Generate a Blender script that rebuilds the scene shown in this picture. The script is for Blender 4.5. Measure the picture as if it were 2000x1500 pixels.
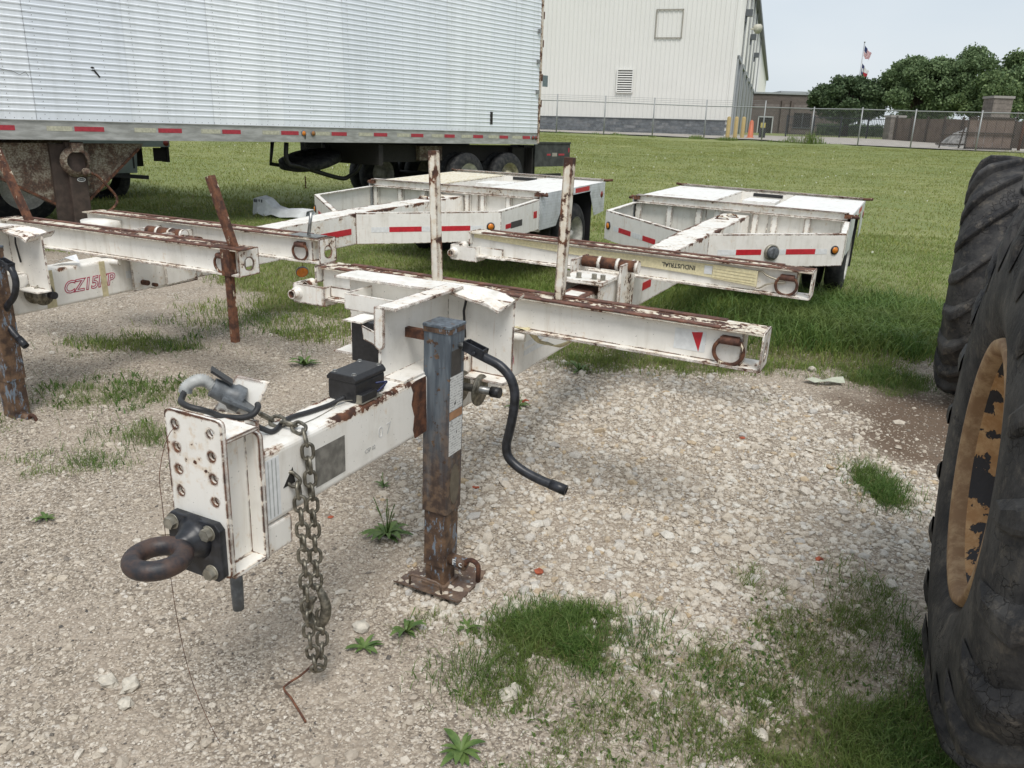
import bpy, math, random
import numpy as np
from mathutils import Matrix, Vector
random.seed(7)
RNG = np.random.default_rng(11)
for o in list(bpy.data.objects):
    bpy.data.objects.remove(o, do_unlink=True)
scene = bpy.context.scene
C = scene.collection

# ------------------------------------------------------------ camera
PITCH, ROLL, EYE = math.radians(17.3), math.radians(1.78), 1.8
fwd = Vector((0, math.cos(PITCH), -math.sin(PITCH)))
up0 = Vector((0, math.sin(PITCH), math.cos(PITCH)))
rgt = Vector((1, 0, 0)) * math.cos(ROLL) + up0 * math.sin(ROLL)
upv = -Vector((1, 0, 0)) * math.sin(ROLL) + up0 * math.cos(ROLL)
cd = bpy.data.cameras.new("camera")
cam = bpy.data.objects.new("camera", cd)
C.objects.link(cam)
cd.sensor_width = 36.0
cd.lens = 36.0 * 1575.0 / 2000.0
cd.clip_start = 0.05
cd.clip_end = 3000
cam.matrix_world = Matrix(((rgt.x, upv.x, -fwd.x, 0), (rgt.y, upv.y, -fwd.y, 0), (rgt.z, upv.z, -fwd.z, EYE), (0, 0, 0, 1)))
scene.camera = cam

# ------------------------------------------------------------ world and sun
SUN_EL, SUN_AZ = math.radians(58), math.radians(172)   # azimuth from +Y towards +X: the sun stands behind and left of the camera
world = bpy.data.worlds.new("World")
scene.world = world
world.use_nodes = True
wn = world.node_tree
wn.nodes.clear()
wo = wn.nodes.new('ShaderNodeOutputWorld')
bg = wn.nodes.new('ShaderNodeBackground')
sky = wn.nodes.new('ShaderNodeTexSky')
sky.sky_type = 'NISHITA'
sky.sun_disc = False
sky.sun_elevation = SUN_EL
sky.sun_rotation = SUN_AZ
sky.air_density = 1.0
sky.dust_density = 2.5
bg.inputs['Strength'].default_value = 0.1
tc = wn.nodes.new('ShaderNodeTexCoord')
nz = wn.nodes.new('ShaderNodeTexNoise')
nz.inputs['Scale'].default_value = 2.2
nz.inputs['Detail'].default_value = 4
mp = wn.nodes.new('ShaderNodeMapping')
mp.inputs['Scale'].default_value = (1, 1, 3)
wn.links.new(tc.outputs['Generated'], mp.inputs['Vector'])
wn.links.new(mp.outputs['Vector'], nz.inputs['Vector'])
rp = wn.nodes.new('ShaderNodeValToRGB')
rp.color_ramp.elements[0].position = 0.38
rp.color_ramp.elements[0].color = (4.1, 4.55, 4.95, 1)
rp.color_ramp.elements[1].position = 0.7
rp.color_ramp.elements[1].color = (4.8, 5.1, 5.35, 1)
wn.links.new(nz.outputs['Fac'], rp.inputs['Fac'])
mx = wn.nodes.new('ShaderNodeMixRGB')
mx.inputs['Fac'].default_value = 0.88
wn.links.new(sky.outputs['Color'], mx.inputs['Color1'])
wn.links.new(rp.outputs['Color'], mx.inputs['Color2'])
wn.links.new(mx.outputs['Color'], bg.inputs['Color'])
wn.links.new(bg.outputs['Background'], wo.inputs['Surface'])

sd = bpy.data.lights.new("sun", 'SUN')
sd.energy = 1.5
sd.angle = math.radians(25)
sd.color = (1.0, 0.965, 0.91)
sun = bpy.data.objects.new("sun", sd)
C.objects.link(sun)
sdir = Vector((math.sin(SUN_AZ) * math.cos(SUN_EL), math.cos(SUN_AZ) * math.cos(SUN_EL), math.sin(SUN_EL)))
sun.rotation_euler = sdir.to_track_quat('Z', 'Y').to_euler()
sun.location = sdir * 50

scene.render.engine = 'CYCLES'
scene.view_settings.view_transform = 'Standard'
scene.view_settings.look = 'None'
scene.view_settings.exposure = 0.74
scene.view_settings.gamma = 1.0
scene.view_settings.use_curve_mapping = False

# ------------------------------------------------------------ mesh builder
class MB:
    def __init__(s):
        s.v = []; s.f = []; s.sm = []
    def add(s, vs, fs, sm=False):
        n = len(s.v)
        s.v += [tuple(p) for p in vs]
        s.f += [tuple(i + n for i in f) for f in fs]
        s.sm += [sm] * len(fs)
        return s
    def box(s, x0, x1, y0, y1, z0, z1):
        x0, x1 = min(x0, x1), max(x0, x1); y0, y1 = min(y0, y1), max(y0, y1); z0, z1 = min(z0, z1), max(z0, z1)
        vs = [(x, y, z) for z in (z0, z1) for y in (y0, y1) for x in (x0, x1)]
        return s.add(vs, [(0, 2, 3, 1), (4, 5, 7, 6), (0, 1, 5, 4), (2, 6, 7, 3), (0, 4, 6, 2), (1, 3, 7, 5)])
    def hexa(s, bot, top):
        """bot and top: four points each, anticlockwise seen from above"""
        return s.add(list(bot) + list(top), [(3, 2, 1, 0), (4, 5, 6, 7), (0, 1, 5, 4), (1, 2, 6, 5), (2, 3, 7, 6), (3, 0, 4, 7)])
    def bar(s, p0, p1, w, h, up=(0, 0, 1)):
        p0, p1, up = Vector(p0), Vector(p1), Vector(up)
        d = (p1 - p0).normalized()
        sd_ = d.cross(up)
        if sd_.length < 1e-4: sd_ = d.cross(Vector((1, 0, 0)))
        sd_.normalize(); u_ = sd_.cross(d)
        vs = []
        for p in (p0, p1):
            for a, b in ((-1, -1), (1, -1), (1, 1), (-1, 1)):
                vs.append(p + sd_ * (a * w / 2) + u_ * (b * h / 2))
        return s.add(vs, [(0, 1, 2, 3), (7, 6, 5, 4), (0, 4, 5, 1), (1, 5, 6, 2), (2, 6, 7, 3), (3, 7, 4, 0)])
    def extr(s, poly, axis, a0, a1, sm=False):
        """poly in the plane across axis ('x': (y,z), 'y': (x,z), 'z': (x,y))"""
        n = len(poly)
        def P(q, a):
            return {'x': (a, q[0], q[1]), 'y': (q[0], a, q[1]), 'z': (q[0], q[1], a)}[axis]
        vs = [P(q, a0) for q in poly] + [P(q, a1) for q in poly]
        fs = [(i, (i + 1) % n, n + (i + 1) % n, n + i) for i in range(n)]
        s.add(vs, fs, sm)
        k = len(s.v) - 2 * n
        s.f += [tuple(range(k + n - 1, k - 1, -1)), tuple(range(k + n, k + 2 * n))]
        s.sm += [False, False]
        return s
    def tube(s, pts, r, n=8, closed=False, caps=True, sm=True):
        P = [Vector(p) for p in pts]; m = len(P)
        rr = r if hasattr(r, '__len__') else [r] * m
        prev = None; vs = []
        for i in range(m):
            if closed: t = P[(i + 1) % m] - P[i - 1]
            else: t = P[min(i + 1, m - 1)] - P[max(i - 1, 0)]
            t.normalize()
            if prev is None:
                a = t.cross(Vector((0, 0, 1)))
                if a.length < 1e-3: a = t.cross(Vector((1, 0, 0)))
            else: a = prev - t * prev.dot(t)
            a.normalize(); prev = a; b = t.cross(a)
            for k in range(n):
                g = 2 * math.pi * k / n
                vs.append(P[i] + (a * math.cos(g) + b * math.sin(g)) * rr[i])
        fs = []
        for i in range(m if closed else m - 1):
            j = (i + 1) % m
            for k in range(n):
                l = (k + 1) % n
                fs.append((i * n + k, i * n + l, j * n + l, j * n + k))
        s.add(vs, fs, sm)
        if caps and not closed:
            k = len(s.v) - m * n
            s.f += [tuple(range(k + n - 1, k - 1, -1)), tuple(range(k + (m - 1) * n, k + m * n))]; s.sm += [False, False]
        return s
    def cyl(s, p0, p1, r, n=16, r1=None):
        return s.tube([p0, p1], [r, r if r1 is None else r1], n)
    def lathe(s, c, axis, prof, n=32, sm=True, closed=False):
        """prof: (distance along axis, radius)"""
        c = Vector(c); ax = Vector(axis).normalized()
        a = ax.cross(Vector((0, 0, 1)))
        if a.length < 1e-3: a = ax.cross(Vector((1, 0, 0)))
        a.normalize(); b = ax.cross(a)
        vs = []; m = len(prof)
        for (t, r) in prof:
            for k in range(n):
                g = 2 * math.pi * k / n
                vs.append(c + ax * t + (a * math.cos(g) + b * math.sin(g)) * r)
        fs = []
        for i in range(m if closed else m - 1):
            j = (i + 1) % m
            for k in range(n):
                l = (k + 1) % n
                fs.append((i * n + k, i * n + l, j * n + l, j * n + k))
        return s.add(vs, fs, sm)
    def ball(s, c, r, sq=(1, 1, 1), n=10):
        prof = [(-math.cos(math.pi * i / n), math.sin(math.pi * i / n) + 1e-4) for i in range(n + 1)]
        k = len(s.v); s.lathe((0, 0, 0), (0, 0, 1), prof, n * 2)
        for i in range(k, len(s.v)):
            p = s.v[i]; s.v[i] = (c[0] + p[0] * r * sq[0], c[1] + p[1] * r * sq[1], c[2] + p[2] * r * sq[2])
        return s
    def mesh(s, name, mat, off=(0, 0, 0)):
        me = bpy.data.meshes.new(name)
        me.from_pydata([(p[0] + off[0], p[1] + off[1], p[2] + off[2]) for p in s.v], [], s.f)
        me.polygons.foreach_set('use_smooth', s.sm)
        if mat: me.materials.append(mat)
        me.update()
        return me
OFF = [0, 0, 0]
def build(mb, name, mat, parent=None, bev=0, off=None, label=None):
    o = bpy.data.objects.new(name, mb.mesh(name, mat, off or OFF))
    C.objects.link(o)
    if parent: o.parent = parent
    if bev:
        m = o.modifiers.new('bevel', 'BEVEL'); m.width = bev; m.segments = 2; m.limit_method = 'ANGLE'; m.angle_limit = math.radians(40)
    if label: o['label'] = label
    return o
def boxp(name, mat, parent, *b, bev=0, label=None):
    return build(MB().box(*b), name, mat, parent, bev, label=label)
def tag(o, label, cat, group=None):
    o['label'] = label; o['category'] = cat
    if group: o['group'] = group
    return o
def thing(name, label, cat, loc=(0, 0, 0), rot=None, group=None):
    o = bpy.data.objects.new(name, None); C.objects.link(o)
    o.empty_display_size = 0.2
    if rot is not None:
        M = Matrix(rot).to_4x4(); M.translation = Vector(loc); o.matrix_world = M
    else: o.location = loc
    return tag(o, label, cat, group)
def rr(x0, x1, z0, z1, r, n=3):
    """rounded rectangle outline"""
    out = []
    for cx, cz, a0 in ((x1 - r, z0 + r, -90), (x1 - r, z1 - r, 0), (x0 + r, z1 - r, 90), (x0 + r, z0 + r, 180)):
        for i in range(n + 1):
            a = math.radians(a0 + 90 * i / n); out.append((cx + r * math.cos(a), cz + r * math.sin(a)))
    return out
def plate_holes(name, mat, parent, outer, holes, thick, M, bev=0.0):
    """flat plate with round holes: 2D curve, extruded, turned into a mesh. M maps (x,y,thickness) to parent space"""
    cu = bpy.data.curves.new(name, 'CURVE'); cu.dimensions = '2D'; cu.fill_mode = 'BOTH'; cu.extrude = thick / 2
    for loop in [outer] + [[(cx + r * math.cos(2 * math.pi * k / 16), cy + r * math.sin(2 * math.pi * k / 16)) for k in range(16)] for cx, cy, r in holes]:
        sp = cu.splines.new('POLY'); sp.points.add(len(loop) - 1); sp.use_cyclic_u = True
        for i, q in enumerate(loop): sp.points[i].co = (q[0], q[1], 0, 1)
    t = bpy.data.objects.new('tmp', cu); me = bpy.data.meshes.new_from_object(t)
    bpy.data.objects.remove(t); bpy.data.curves.remove(cu)
    me.transform(M); me.transform(Matrix.Translation(OFF)); me.name = name
    me.materials.clear(); me.materials.append(mat)
    o = bpy.data.objects.new(name, me); C.objects.link(o)
    if parent: o.parent = parent
    return o
def text(name, body, size, mat, parent, M, extr=0.0006, shear=0, spacing=1.0, offset=0.0):
    cu = bpy.data.curves.new(name, 'FONT'); cu.body = body; cu.size = size; cu.extrude = extr; cu.shear = shear
    cu.space_character = spacing; cu.align_x = 'CENTER'; cu.align_y = 'CENTER'; cu.offset = offset; cu.resolution_u = 3
    t = bpy.data.objects.new('tmp', cu); me = bpy.data.meshes.new_from_object(t)
    bpy.data.objects.remove(t); bpy.data.curves.remove(cu)
    me.transform(M); me.transform(Matrix.Translation(OFF)); me.name = name
    me.materials.clear(); me.materials.append(mat)
    o = bpy.data.objects.new(name, me); C.objects.link(o)
    if parent: o.parent = parent
    return o

# ------------------------------------------------------------ materials
MATS = {}
class NT:
    def __init__(s, name):
        s.m = bpy.data.materials.new(name); s.m.use_nodes = True; s.t = s.m.node_tree; s.t.nodes.clear()
        s.out = s.t.nodes.new('ShaderNodeOutputMaterial'); s.b = s.t.nodes.new('ShaderNodeBsdfPrincipled')
        s.t.links.new(s.b.outputs[0], s.out.inputs['Surface'])
    def n(s, typ, **kw):
        x = s.t.nodes.new('ShaderNode' + typ)
        for k, v in kw.items(): setattr(x, k, v)
        return x
    def set(s, sock, v):
        if isinstance(v, bpy.types.NodeSocket): s.t.links.new(v, sock)
        else:
            if isinstance(v, (tuple, list)) and len(v) == 3 and sock.type == 'RGBA': v = (*v, 1)
            sock.default_value = v
    def math(s, op, a, b=0.0, clamp=False):
        x = s.n('Math', operation=op, use_clamp=clamp); s.set(x.inputs[0], a); s.set(x.inputs[1], b); return x.outputs[0]
    def mix(s, f, a, b, mode='MIX'):
        x = s.n('MixRGB', blend_type=mode); s.set(x.inputs[0], f); s.set(x.inputs[1], a); s.set(x.inputs[2], b); return x.outputs[0]
    def pos(s, sc=(1, 1, 1), obj=False, rot=(0, 0, 0)):
        p = s.n('TexCoord').outputs['Object'] if obj else s.n('NewGeometry').outputs['Position']
        m = s.n('Mapping'); s.set(m.inputs['Vector'], p); m.inputs['Scale'].default_value = sc; m.inputs['Rotation'].default_value = rot
        return m.outputs[0]
    def noise(s, scale, detail=4, rough=.55, vec=None, dist=0, col=False):
        x = s.n('TexNoise'); x.inputs['Scale'].default_value = scale; x.inputs['Detail'].default_value = detail
        x.inputs['Roughness'].default_value = rough; x.inputs['Distortion'].default_value = dist
        s.set(x.inputs['Vector'], vec if vec is not None else s.pos()); return x.outputs['Color' if col else 'Fac']
    def vor(s, scale, vec=None, feat='F1', out='Distance', rnd=1.0):
        x = s.n('TexVoronoi', feature=feat); x.inputs['Scale'].default_value = scale; x.inputs['Randomness'].default_value = rnd
        s.set(x.inputs['Vector'], vec if vec is not None else s.pos()); return x.outputs[out]
    def step(s, v, a, b):
        x = s.n('MapRange', interpolation_type='SMOOTHSTEP'); s.set(x.inputs['Value'], v)
        x.inputs['From Min'].default_value = a; x.inputs['From Max'].default_value = b; return x.outputs[0]
    def ramp(s, f, stops):
        x = s.n('ValToRGB'); s.set(x.inputs[0], f); cr = x.color_ramp
        while len(cr.elements) < len(stops): cr.elements.new(.5)
        for e, (p, c) in zip(cr.elements, stops): e.position = p; e.color = (*c, 1)
        return x.outputs[0]
    def bump(s, h, strength=.5, dist=.01):
        x = s.n('Bump'); s.set(x.inputs['Height'], h); x.inputs['Strength'].default_value = strength; x.inputs['Distance'].default_value = dist
        s.t.links.new(x.outputs[0], s.b.inputs['Normal']); return x
    def fin(s, col=None, rough=None, metal=None, spec=None):
        if col is not None: s.set(s.b.inputs['Base Color'], col)
        if rough is not None: s.set(s.b.inputs['Roughness'], rough)
        if metal is not None: s.set(s.b.inputs['Metallic'], metal)
        if spec is not None: s.set(s.b.inputs['Specular IOR Level'], spec)
        return s.m
def plain(name, col, rough=.6, metal=0, var=.15, sc=30, bump=0):
    k = NT(name)
    n1 = k.noise(sc, 5)
    c = k.mix(k.step(n1, .35, .7), tuple(x * (1 - var) for x in col), tuple(min(1, x * (1 + var)) for x in col))
    if bump: k.bump(n1, bump, .004)
    return k.fin(c, rough, metal)
RUST_D = (.045, .02, .014); RUST_L = (.16, .065, .032)
def paint(name, base=(.81, .785, .735), thr=.80, edge=.32, top=0.0, dirt=.35, rad=.012, rough=.42, rust=(RUST_D, RUST_L), sc=38, stain=.75, corner=None):
    """old enamel over steel: chips and edge wear show brown rust, with a faint halo and vertical stains"""
    k = NT(name)
    n1 = k.noise(sc, 7, .62); n2 = k.noise(3.1, 3, .5)
    g = k.n('NewGeometry')
    bv = k.n('Bevel', samples=8); bv.inputs['Radius'].default_value = rad
    dt = k.n('VectorMath', operation='DOT_PRODUCT'); k.set(dt.inputs[0], bv.outputs[0]); k.set(dt.inputs[1], g.outputs['Normal'])
    e = k.math('MULTIPLY', k.math('SUBTRACT', 1.0, dt.outputs['Value']), 11.0, True)
    m = k.math('ADD', k.math('MULTIPLY', n1, .38), k.math('MULTIPLY', k.noise(sc * .36, 5, .6), .40))
    m = k.math('ADD', m, k.math('MULTIPLY', n2, .40))
    m = k.math('ADD', m, k.math('MULTIPLY', e, edge))
    if corner:      # worn long corners of a square tube, in the tube's own coordinates
        oc = k.n('TexCoord').outputs['Object']; so = k.n('SeparateXYZ'); k.set(so.inputs[0], oc)
        dx_ = k.math('SUBTRACT', k.math('ABSOLUTE', so.outputs[0]), corner[0]); dz_ = k.math('SUBTRACT', so.outputs[2], corner[1])
        dd_ = k.math('SQRT', k.math('ADD', k.math('MULTIPLY', dx_, dx_), k.math('MULTIPLY', dz_, dz_)))
        pt_ = k.step(k.noise(4.5, 3), .40, .62)
        m = k.math('ADD', m, k.math('MULTIPLY', k.math('SUBTRACT', 1.0, k.step(dd_, .004, .042)), k.math('MULTIPLY', pt_, .205)))
    if top:
        sx = k.n('SeparateXYZ'); k.set(sx.inputs[0], g.outputs['Normal'])
        m = k.math('ADD', m, k.math('MULTIPLY', k.math('MAXIMUM', sx.outputs[2], 0.0), top))
    chip = k.step(m, thr, thr + .012)
    halo = k.step(m, thr - .09, thr + .01)
    streak = k.step(k.noise(1, 5, .6, vec=k.pos((16, 16, 1.6))), .48, .8)
    grime = k.step(k.noise(9, 6, .65), .42, .78)
    c = k.mix(k.math('MULTIPLY', streak, dirt), base, (.50, .45, .36))
    c = k.mix(k.math('MULTIPLY', grime, dirt * .55), c, (.40, .37, .31))
    c = k.mix(k.math('MULTIPLY', halo, stain * .55), c, (.55, .36, .17))
    run = k.math('MULTIPLY', k.step(k.noise(1, 4, .55, vec=k.pos((55, 55, 3.5))), .60, .74), k.step(n2, .46, .62))
    c = k.mix(k.math('MULTIPLY', run, stain * .55), c, (.45, .27, .13))
    specks = k.step(k.noise(95, 3, .5), .71, .73)
    c = k.mix(k.math('MULTIPLY', specks, .8), c, (.07, .05, .045))
    rc = k.mix(k.step(k.noise(22, 5), .35, .7), rust[0], rust[1])
    c = k.mix(chip, c, rc)
    k.bump(k.math('SUBTRACT', k.math('MULTIPLY', k.noise(60, 3), .25), chip), .35, .0012)
    return k.fin(c, k.math('ADD', k.math('MULTIPLY', chip, .45), rough))
def rusty(name, a=RUST_D, b=(.17, .07, .035), paintc=None, amt=.62, rough=.85):
    k = NT(name)
    c = k.mix(k.step(k.noise(18, 6, .65), .35, .68), a, b)
    if paintc:
        v = k.noise(1, 6, .7, vec=k.pos((30, 30, 9)))
        c = k.mix(k.step(v, amt, amt + .02), c, paintc)
    k.bump(k.noise(120, 4), .4, .002)
    return k.fin(c, rough)
M_paint = paint('white_enamel_chipped', thr=.728, edge=.175, rad=.021, dirt=.45)
M_paint2 = paint('white_enamel_worn', thr=.69, edge=.145, top=.02, dirt=.6, rad=.020)
M_paintc = paint('white_enamel_clean', thr=.765, edge=.19, dirt=.45, rad=.018)
M_tongue = paint('tongue_enamel', thr=.745, edge=.18, rad=.03, dirt=.45, corner=(.084, .915))
M_beamp = paint('beam_enamel', thr=.71, edge=.15, rad=.026, dirt=.6, top=.02, corner=(.145, .96))
M_flange = paint('bolster_flange_paint', base=(.74, .70, .60), thr=.68, edge=.16, top=.10, dirt=.6)
M_stake = paint('stake_paint', base=(.76, .73, .65), thr=.595, edge=.10, dirt=.7, sc=20, rad=.02)
M_deck = paint('fender_deck_paint', base=(.82, .81, .78), thr=.73, edge=.15, dirt=.5)
M_rust = rusty('brown_rust')
M_rustp = rusty('rust_with_paint_remains', paintc=(.62, .55, .42), amt=.62)
M_rail = rusty('rusted_flange_rail', (.07, .032, .024), (.19, .085, .055), paintc=(.66, .60, .48), amt=.66)
M_black = plain('black_plastic', (.018, .018, .02), .45, 0, .25, 60)
M_rubber = plain('black_cable_rubber', (.02, .02, .022), .5)
M_red = plain('red_reflective_tape', (.50, .018, .03), .4, 0, .12)
M_white = plain('white_reflective_tape', (.72, .73, .73), .4, 0, .08)
M_amber = plain('amber_lens', (.62, .20, .02), .25)
M_bolt = plain('zinc_bolt', (.33, .31, .26), .5, .6, .3)
M_chain = plain('weathered_chain_steel', (.20, .185, .15), .5, .75, .45, 50)
M_letter = plain('red_lettering', (.42, .03, .08), .5)
M_ink = plain('black_ink', (.03, .03, .03), .6)
M_dark = plain('dark_interior', (.02, .018, .016), .9)
M_grey = plain('grey_plastic', (.11, .12, .13), .45, 0, .3, 40)
M_greyl = plain('light_grey_conduit', (.42, .43, .42), .5, 0, .15)
M_steel = plain('bare_steel', (.30, .30, .29), .38, .8, .25)
# ------------------------------------------------------------ terrain
_h = np.random.default_rng(3).random((256, 256))
def vnoise(x, y):
    xi = np.floor(x).astype(int); yi = np.floor(y).astype(int); fx = x - xi; fy = y - yi
    fx = fx * fx * (3 - 2 * fx); fy = fy * fy * (3 - 2 * fy)
    a = _h[xi % 256, yi % 256]; b = _h[(xi + 1) % 256, yi % 256]; c = _h[xi % 256, (yi + 1) % 256]; d = _h[(xi + 1) % 256, (yi + 1) % 256]
    return (a * (1 - fx) + b * fx) * (1 - fy) + (c * (1 - fx) + d * fx) * fy
def fbm(x, y, o=4):
    s = 0; a = .5
    for i in range(o): s = s + a * vnoise(x * 2 ** i + 17 * i, y * 2 ** i + 5 * i); a *= .5
    return s / (1 - .5 ** o)
def hz0(x, y):
    q = y + .3 * np.clip(x, -20, 40) * np.clip((y - 8) / 20, 0, 1)
    z = np.interp(q, [-10, 0, 3.3, 5.1, 7, 10, 12, 18, 25, 35, 49.5, 100, 200, 700], [-.55, -.40, -.245, -.10, -.04, .0, .1, .36, .68, 1.18, 1.87, 2.6, 3.0, 3.5])
    return z - .03 * np.clip(x, -12, 12) * np.clip((y - 6) / 6, 0, 1) * np.clip((60 - y) / 30, 0, 1)
def hz(x, y):
    x = np.asarray(x, float); y = np.asarray(y, float)
    und = (fbm(x * .9 + 30, y * .9 + 30) - .5) * np.clip(y / 10, .25, 1) * .10
    rut = (fbm(x * .25 + 9, y * .25 + 3) - .5) * .25 * np.clip((y - 12) / 12, 0, 1) * np.clip((48 - y) / 8, 0, 1)
    fine = (fbm(x * 9, y * 9, 3) - .5) * .018 * np.clip((14 - y) / 6, 0, 1)
    dip = .035 * np.exp(-(((x + .30) / .3) ** 2 + ((y - 3.36) / .28) ** 2) ** 2) + .03 * np.exp(-(((x + 3.3) / .3) ** 2 + ((y - 5.2) / .3) ** 2) ** 2)
    return hz0(x, y) + und * sstep(y, 6, 8.5) + rut + fine - dip
def H1(x, y): return float(hz(x, y))
def sstep(v, a, b):
    t = np.clip((v - a) / (b - a), 0, 1); return t * t * (3 - 2 * t)
PATCH = [(-3.25, 6.72, .60, .32, .52), (-2.85, 5.55, .55, .36, .5), (-2.45, 5.65, .35, .3, .42), (-2.65, 4.45, .35, .2, .5), (-2.3, 4.85, .3, .2, .5), (-2.5, 7.7, .9, .5, .6),
         (-1.75, 7.25, .5, .35, .85), (-3.0, 8.0, .6, .4, .6), (-1.3, 6.9, .25, .2, .7), (.28, 2.98, .30, .20, 1.1), (.70, 2.62, .66, .38, .62), (.05, 2.62, .22, .2, .6),
         (1.35, 2.95, .34, .42, .62), (1.62, 3.25, .2, .36, .8), (2.2, 4.42, .16, .26, 1.0), (1.45, 2.35, .6, .32, 1.1), (.35, 2.22, .42, .16, .75), (1.75, 2.75, .25, .3, .7), (1.25, 3.4, .2, .15, .5),
         (3.05, 6.35, .35, .3, 1.), (3.7, 7.4, .7, .5, 1.), (-.25, 3.05, .2, .12, .5), (-4.1, 5.9, .3, .3, .6), (-3.4, 4.9, .25, .2, .5)]
def grass(x, y):
    yb = np.interp(x, [-12, -6, -4.8, -3.3, -2.6, -1.5, -.5, .44, 2.0, 3.1, 3.5, 4.2, 6, 9], [11.5, 10.6, 9.9, 9.1, 8.2, 7.3, 7.0, 6.72, 6.3, 6.55, 7.3, 7.6, 8.2, 8.5])
    n = fbm(x * 1.6 + 4, y * 1.6 + 8) - .5
    g = sstep(y - yb + n * 1.3, -.35, .30)
    n2 = fbm(x * 5 + 40, y * 5 + 2) - .5
    p = np.zeros_like(g)
    for cx, cy, rx, ry, s in PATCH:
        d = np.sqrt(((x - cx) / rx) ** 2 + ((y - cy) / ry) ** 2)
        p = np.maximum(p, s * sstep(1.25 - d + n2 * 1.3, 0, .75))
    return np.clip(np.maximum(g, p), 0, 1)
def whitest(x, y):
    d = np.sqrt(((x - .9) / 1.75) ** 2 + ((y - 4.75) / 2.0) ** 2)
    d2 = np.sqrt(((x - .3) / .8) ** 2 + ((y - 3.35) / .55) ** 2)
    n = fbm(x * 1.3, y * 1.3 + 9) - .5
    return np.clip(np.maximum(sstep(1.15 - d + n * .8, 0, .4), sstep(1.2 - d2 + n, 0, .4)), 0, 1)
def dirtm(x, y):
    d = np.sqrt(((x - 3.1) / .85) ** 2 + ((y - 5.3) / .9) ** 2)
    return sstep(1.2 - d + (fbm(x * 2, y * 2) - .5), 0, .6)
def lin(*seg):
    out = []
    for a, b, st in seg:
        n = max(1, int(round((b - a) / st))); out += [a + (b - a) * i / n for i in range(n)]
    return np.array(out + [seg[-1][1]])
gx = lin((-900, -100, 80), (-100, -20, 8), (-20, -6, .5), (-6, -3.5, .08), (-3.5, 3.5, .035), (3.5, 6, .08), (6, 24, .6), (24, 104, 8), (104, 984, 80))
gy = lin((-12, 0, 2), (0, 1.6, .2), (1.6, 7, .035), (7, 12, .09), (12, 24, .25), (24, 60, .7), (60, 120, 5), (120, 1500, 60))
X, Y = np.meshgrid(gx, gy); Z = hz(X, Y)
nx, ny = len(gx), len(gy)
idx = np.arange(nx * ny).reshape(ny, nx)
F = np.stack([idx[:-1, :-1], idx[:-1, 1:], idx[1:, 1:], idx[1:, :-1]], -1).reshape(-1, 4)
def np_mesh(name, V, F, mats, attrs=None, smooth=False, midx=None):
    me = bpy.data.meshes.new(name); k = F.shape[1]
    me.vertices.add(len(V)); me.vertices.foreach_set('co', np.ascontiguousarray(V, np.float32).ravel())
    me.loops.add(F.size); me.loops.foreach_set('vertex_index', np.ascontiguousarray(F, np.int32).ravel())
    me.polygons.add(len(F)); me.polygons.foreach_set('loop_start', np.arange(0, F.size, k, dtype=np.int32))
    me.polygons.foreach_set('use_smooth', np.full(len(F), smooth))
    for m in mats: me.materials.append(m)
    if midx is not None: me.polygons.foreach_set('material_index', midx.astype(np.int32))
    me.update(calc_edges=True)
    for n, a in (attrs or {}).items():
        at = me.attributes.new(n, 'FLOAT', 'POINT'); at.data.foreach_set('value', np.ascontiguousarray(a, np.float32).ravel())
    return me
def attr(k, name):
    x = k.n('Attribute'); x.attribute_name = name; return x.outputs['Fac']
# ground material
k = NT('gravel_and_turf')
g_a = attr(k, 'grass'); w_a = attr(k, 'white'); d_a = attr(k, 'dirt')
xy = k.pos((1, 1, .3))
warp = k.mix(.02, xy, k.noise(14, 2, .5, vec=xy, col=True), 'ADD')
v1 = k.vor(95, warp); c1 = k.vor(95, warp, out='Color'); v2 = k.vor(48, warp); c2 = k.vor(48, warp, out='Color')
sepc = k.n('SeparateColor'); k.set(sepc.inputs[0], c1)
sepd = k.n('SeparateColor'); k.set(sepd.inputs[0], c2)
stops = [(0, (.15, .125, .10)), (.25, (.31, .26, .205)), (.5, (.41, .35, .28)), (.75, (.50, .435, .355)), (.93, (.54, .49, .42)), (1, (.64, .60, .54))]
sc1 = k.ramp(sepc.outputs[0], stops); sc2 = k.ramp(sepd.outputs[0], stops)
big = k.step(k.noise(26, 2), .5, .56)
sc = k.mix(big, sc1, sc2)
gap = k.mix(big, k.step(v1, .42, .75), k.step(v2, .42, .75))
sand = k.mix(k.noise(160, 3), (.35, .29, .232), (.49, .415, .335))
sandm = k.step(k.noise(2.3, 4), .42, .62)
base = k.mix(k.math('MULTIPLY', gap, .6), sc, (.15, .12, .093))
base = k.mix(k.math('MULTIPLY', sandm, .45), base, sand)
macro = k.step(k.noise(.9, 5, .6), .35, .65)
base = k.mix(k.math('MULTIPLY', macro, .22), base, k.mix(.6, base, (.20, .165, .13)))
base = k.mix(k.math('MULTIPLY', d_a, .95), base, k.mix(k.noise(60, 4), (.065, .042, .028), (.19, .135, .095)))
far = k.noise(.35, 5, .6); mid = k.noise(1, 4, .6, vec=k.pos((.8, 4, 1))); fine = k.noise(30, 5, .7)
g1 = k.mix(k.step(mid, .35, .65), (.175, .205, .066), (.25, .265, .105))
g1 = k.mix(k.step(far, .38, .62), g1, k.mix(.5, g1, (.135, .180, .056)))
g1 = k.mix(k.math('MULTIPLY', k.step(fine, .45, .75), .5), g1, (.11, .15, .04))
dry = k.step(k.noise(1.1, 6, .65), .60, .72)
g1 = k.mix(k.math('MULTIPLY', dry, .30), g1, (.24, .22, .11))
gm = k.step(k.math('ADD', g_a, k.math('MULTIPLY', k.math('SUBTRACT', k.noise(24, 4, .7), .5), 1.5)), .66, .95)
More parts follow.
